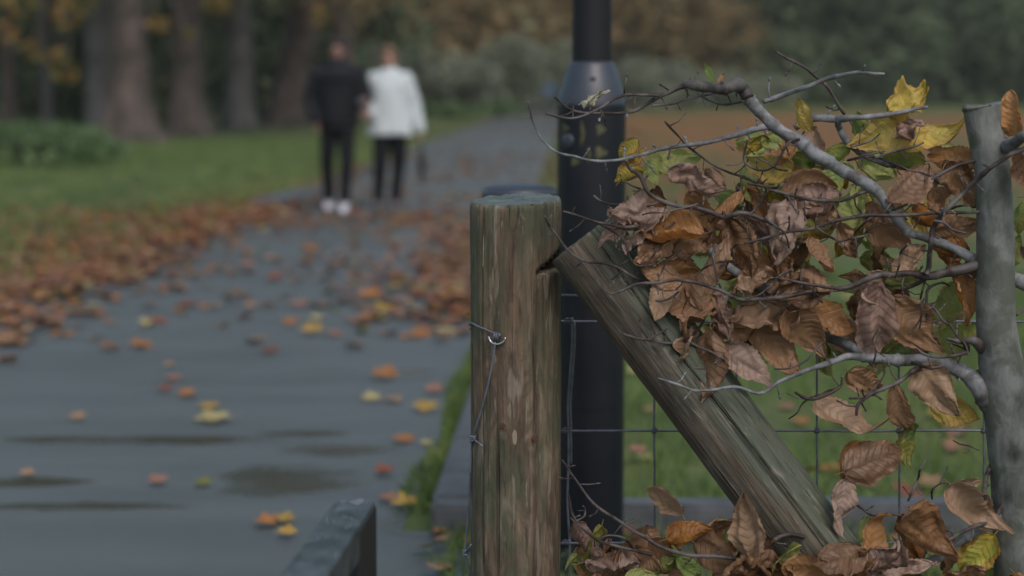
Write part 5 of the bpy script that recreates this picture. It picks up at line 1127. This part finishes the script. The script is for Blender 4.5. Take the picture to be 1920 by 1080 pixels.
# low yellow and orange sprays hanging in front of the dark undergrowth
spray_tree = bpy.data.objects['tree']
bl = []
for (px, py, q) in ((30, 10, 1.0), (125, 30, .8), (62, 95, .55), (105, 108, .5), (122, 135, .6), (8, 60, .6), (150, -5, .9), (350, 65, .35), (300, 45, .5), (410, 5, .7), (600, 30, .6)):
    p = at(px, py, 42); c = Vector((p.x - spray_tree.location.x, p.y - spray_tree.location.y, p.z))
    bl = [(tuple(c), (q * .5, q * .45, q * .38))]
    P_, q_ = spline([(0, 0, 6.5, .10), (c.x * .45, c.y * .45, max(6.6, c.z + 1.6), .06), (c.x * .9, c.y * .9, c.z + .7, .03), (c.x, c.y, c.z, .008)], .4); mb = MB(); mb.tube(P_, q_, 8); mb.build('limb', M['trunkbark'], spray_tree)
    me = clump_mesh('hanging_spray', rt, bl, int(60 * q), .12, [CM['spray'], CM['gold']]); o = bpy.data.objects.new('hanging_spray', me); C.objects.link(o); o.parent = spray_tree
# dark undergrowth behind the trunks
def shrub(X, Y, rx, h, crown, label, group, n=2600, size=.16, name='shrub'):
    root = empty(name, (X, Y, 0), label=label, cat='shrub', group=group)
    bl = []
    for i in range(9): a = rt.uniform(0, 6.28); q = rt.random() * rx * .6; bl.append(((math.cos(a) * q, math.sin(a) * q * .7, h * rt.uniform(.15, .8)), (rx * rt.uniform(.3, .5), rx * .4, h * rt.uniform(.2, .3))))
    me = clump_mesh('foliage', rt, bl, n, size, [CM[q] for q in crown]); o = bpy.data.objects.new('foliage', me); C.objects.link(o); o.parent = root
    mb = MB()
    for i in range(5): a = rt.uniform(0, 6.28); mb.tube([(0, 0, -.05), (math.cos(a) * rx * .2, math.sin(a) * rx * .2, h * .35), (math.cos(a) * rx * .4, math.sin(a) * rx * .4, h * .7)], [.06, .045, .015], 6)
    mb.build('stems', M['trunkbark'], root)
    return root
UG = 'dark evergreen shrubs behind the avenue trunks'
for i in range(12):
    X = -26 + i * 1.75; Y = 60 + 8 * (i % 3) + i
    shrub(X, Y, 3.4, 7.0 + (i % 3), ['dark', 'olive'], 'dense dark shrub filling the gloom behind the left hand trunks', UG, 3600, .24)
shrub(at(60, 300, 31).x, 31, 2.6, .75, ['bright', 'dark'], 'low spreading green shrub on the grass at the left edge', None, 3000, .07)
shrub(at(170, 290, 34).x, 34, 1.5, .5, ['bright', 'sage'], 'small low green shrub beside the spreading one at left', None, 1500, .06)
# centre: grey green shrubs and copper trees
for i, (px, Y, rx, h, cr) in enumerate(((700, 84, 3.0, 3.2, ['sage', 'dark']), (790, 90, 3.6, 3.4, ['sage', 'olive']), (880, 88, 3.2, 3.4, ['sage']), (950, 92, 3.6, 4.0, ['sage', 'olive']), (1030, 100, 3.6, 3.6, ['sage', 'dark']), (1180, 108, 3.6, 3.0, ['sage', 'olive']), (1270, 112, 3.6, 3.0, ['sage', 'olive']), (1400, 120, 4.2, 2.6, ['sage', 'olive']))):
    shrub(at(px, 300, Y).x, Y, rx, h, cr, 'rounded grey green shrub beyond the end of the path', 'grey green shrubs beyond the path', 3000, .17)
shrub(at(845, 300, 80).x, 80, 2.4, .7, ['bright'], 'low bright green bush at the far end of the lawn behind the couple', None, 1500, .10)
shrub(at(940, 300, 82).x, 82, 1.8, .8, ['bright', 'dark'], 'low green bush left of the round blue sign', None, 1200, .10)
CG = 'copper leaved trees far behind the path'
for i, (px, Y, R0) in enumerate(((610, 88, 5.5), (700, 104, 6), (775, 118, 6), (850, 104, 6.5), (930, 122, 7), (1000, 108, 6.5), (1075, 126, 7), (1160, 130, 7), (1250, 136, 7))):
    tree(px, 0, 12, 'far tree with copper brown foliage behind the path', ['brown', 'olive'] if i % 2 else ['brown', 'gold'], h=19, R0=R0, zc=1.6 if i % 2 else 2.4, Y=Y, group=CG, n=4200, size=.36)
DG = 'dark trees closing the field on the right'
for i in range(17):
    px = 1190 + i * 72 + max(0, i - 11) * 60; Y = 140 + 9 * (i % 3)
    tree(px, 0, 12, 'dark green far tree in the wall of trees on the right', ['dark', 'olive'] if (i < 4 or i == 7) else ['dark'], h=20, R0=7, zc=.6, Y=Y, group=DG, n=4600, size=.42)
# far wood as a single mass behind everything
bl = [((x, 205 + 12 * math.sin(x), rt.uniform(3, 15)), (6, 4, rt.uniform(4, 6))) for x in range(-95, 100, 4) for _ in range(2)]
me = clump_mesh('far_wood', rt, bl, 22000, .8, [CM['dark'], CM['olive']]); o = bpy.data.objects.new('far_wood', me); C.objects.link(o); meta(o, 'distant continuous wood closing the view behind all the trees', 'wood', kind='stuff')
bl = [((x, 96 + 4 * math.sin(x), rt.uniform(2, 12)), (4, 3, rt.uniform(3, 5))) for x in range(-44, -7, 3) for _ in range(2)]
me = clump_mesh('woodland_edge', rt, bl, 9000, .5, [CM['dark']]); o = bpy.data.objects.new('woodland_edge', me); C.objects.link(o); meta(o, 'gloomy mass of foliage behind the left hand trunks', 'wood', kind='stuff')
# round blue sign
M['blue'] = simple('blue_sign_face', (0.05, 0.085, 0.16), (0.06, 0.10, 0.17), 10, .4)
p = at(1030, 168, 66); sg = empty('round_sign', (p.x, 66, 0), label='small round blue sign on a thin pole far along the path', cat='sign')
mb = MB(); seg = 28; vs = [(math.cos(2 * math.pi * j / seg) * .24, yy, p.z + math.sin(2 * math.pi * j / seg) * .24) for yy in (-.01, .01) for j in range(seg)]
mb.add(vs, [tuple(range(seg)), tuple(range(2 * seg - 1, seg - 1, -1))] + [(j, seg + j, seg + (j + 1) % seg, (j + 1) % seg) for j in range(seg)]); mb.build('sign_face', M['blue'], sg, smooth=False)
mb = MB(); mb.tube([(0, .04, 0), (0, .04, p.z + .2)], [.03, .03], 10); mb.build('pole', M['wire'], sg)

# ------------------------------------------------------------------ damp autumn air
m, nt, out = mat('haze_air'); pv = nt.nodes.new('ShaderNodeVolumePrincipled'); pv.inputs['Color'].default_value = (.82, .87, .92, 1); pv.inputs['Density'].default_value = HAZE; pv.inputs['Anisotropy'].default_value = 0.0
nt.links.new(pv.outputs[0], out.inputs['Volume'])
mb = MB(); mb.box((-260, -40, -1.0), (260, 330, 28)); mb.build('haze', m, smooth=False, kind='stuff', label='thin damp autumn haze filling the air of the park', cat='haze')
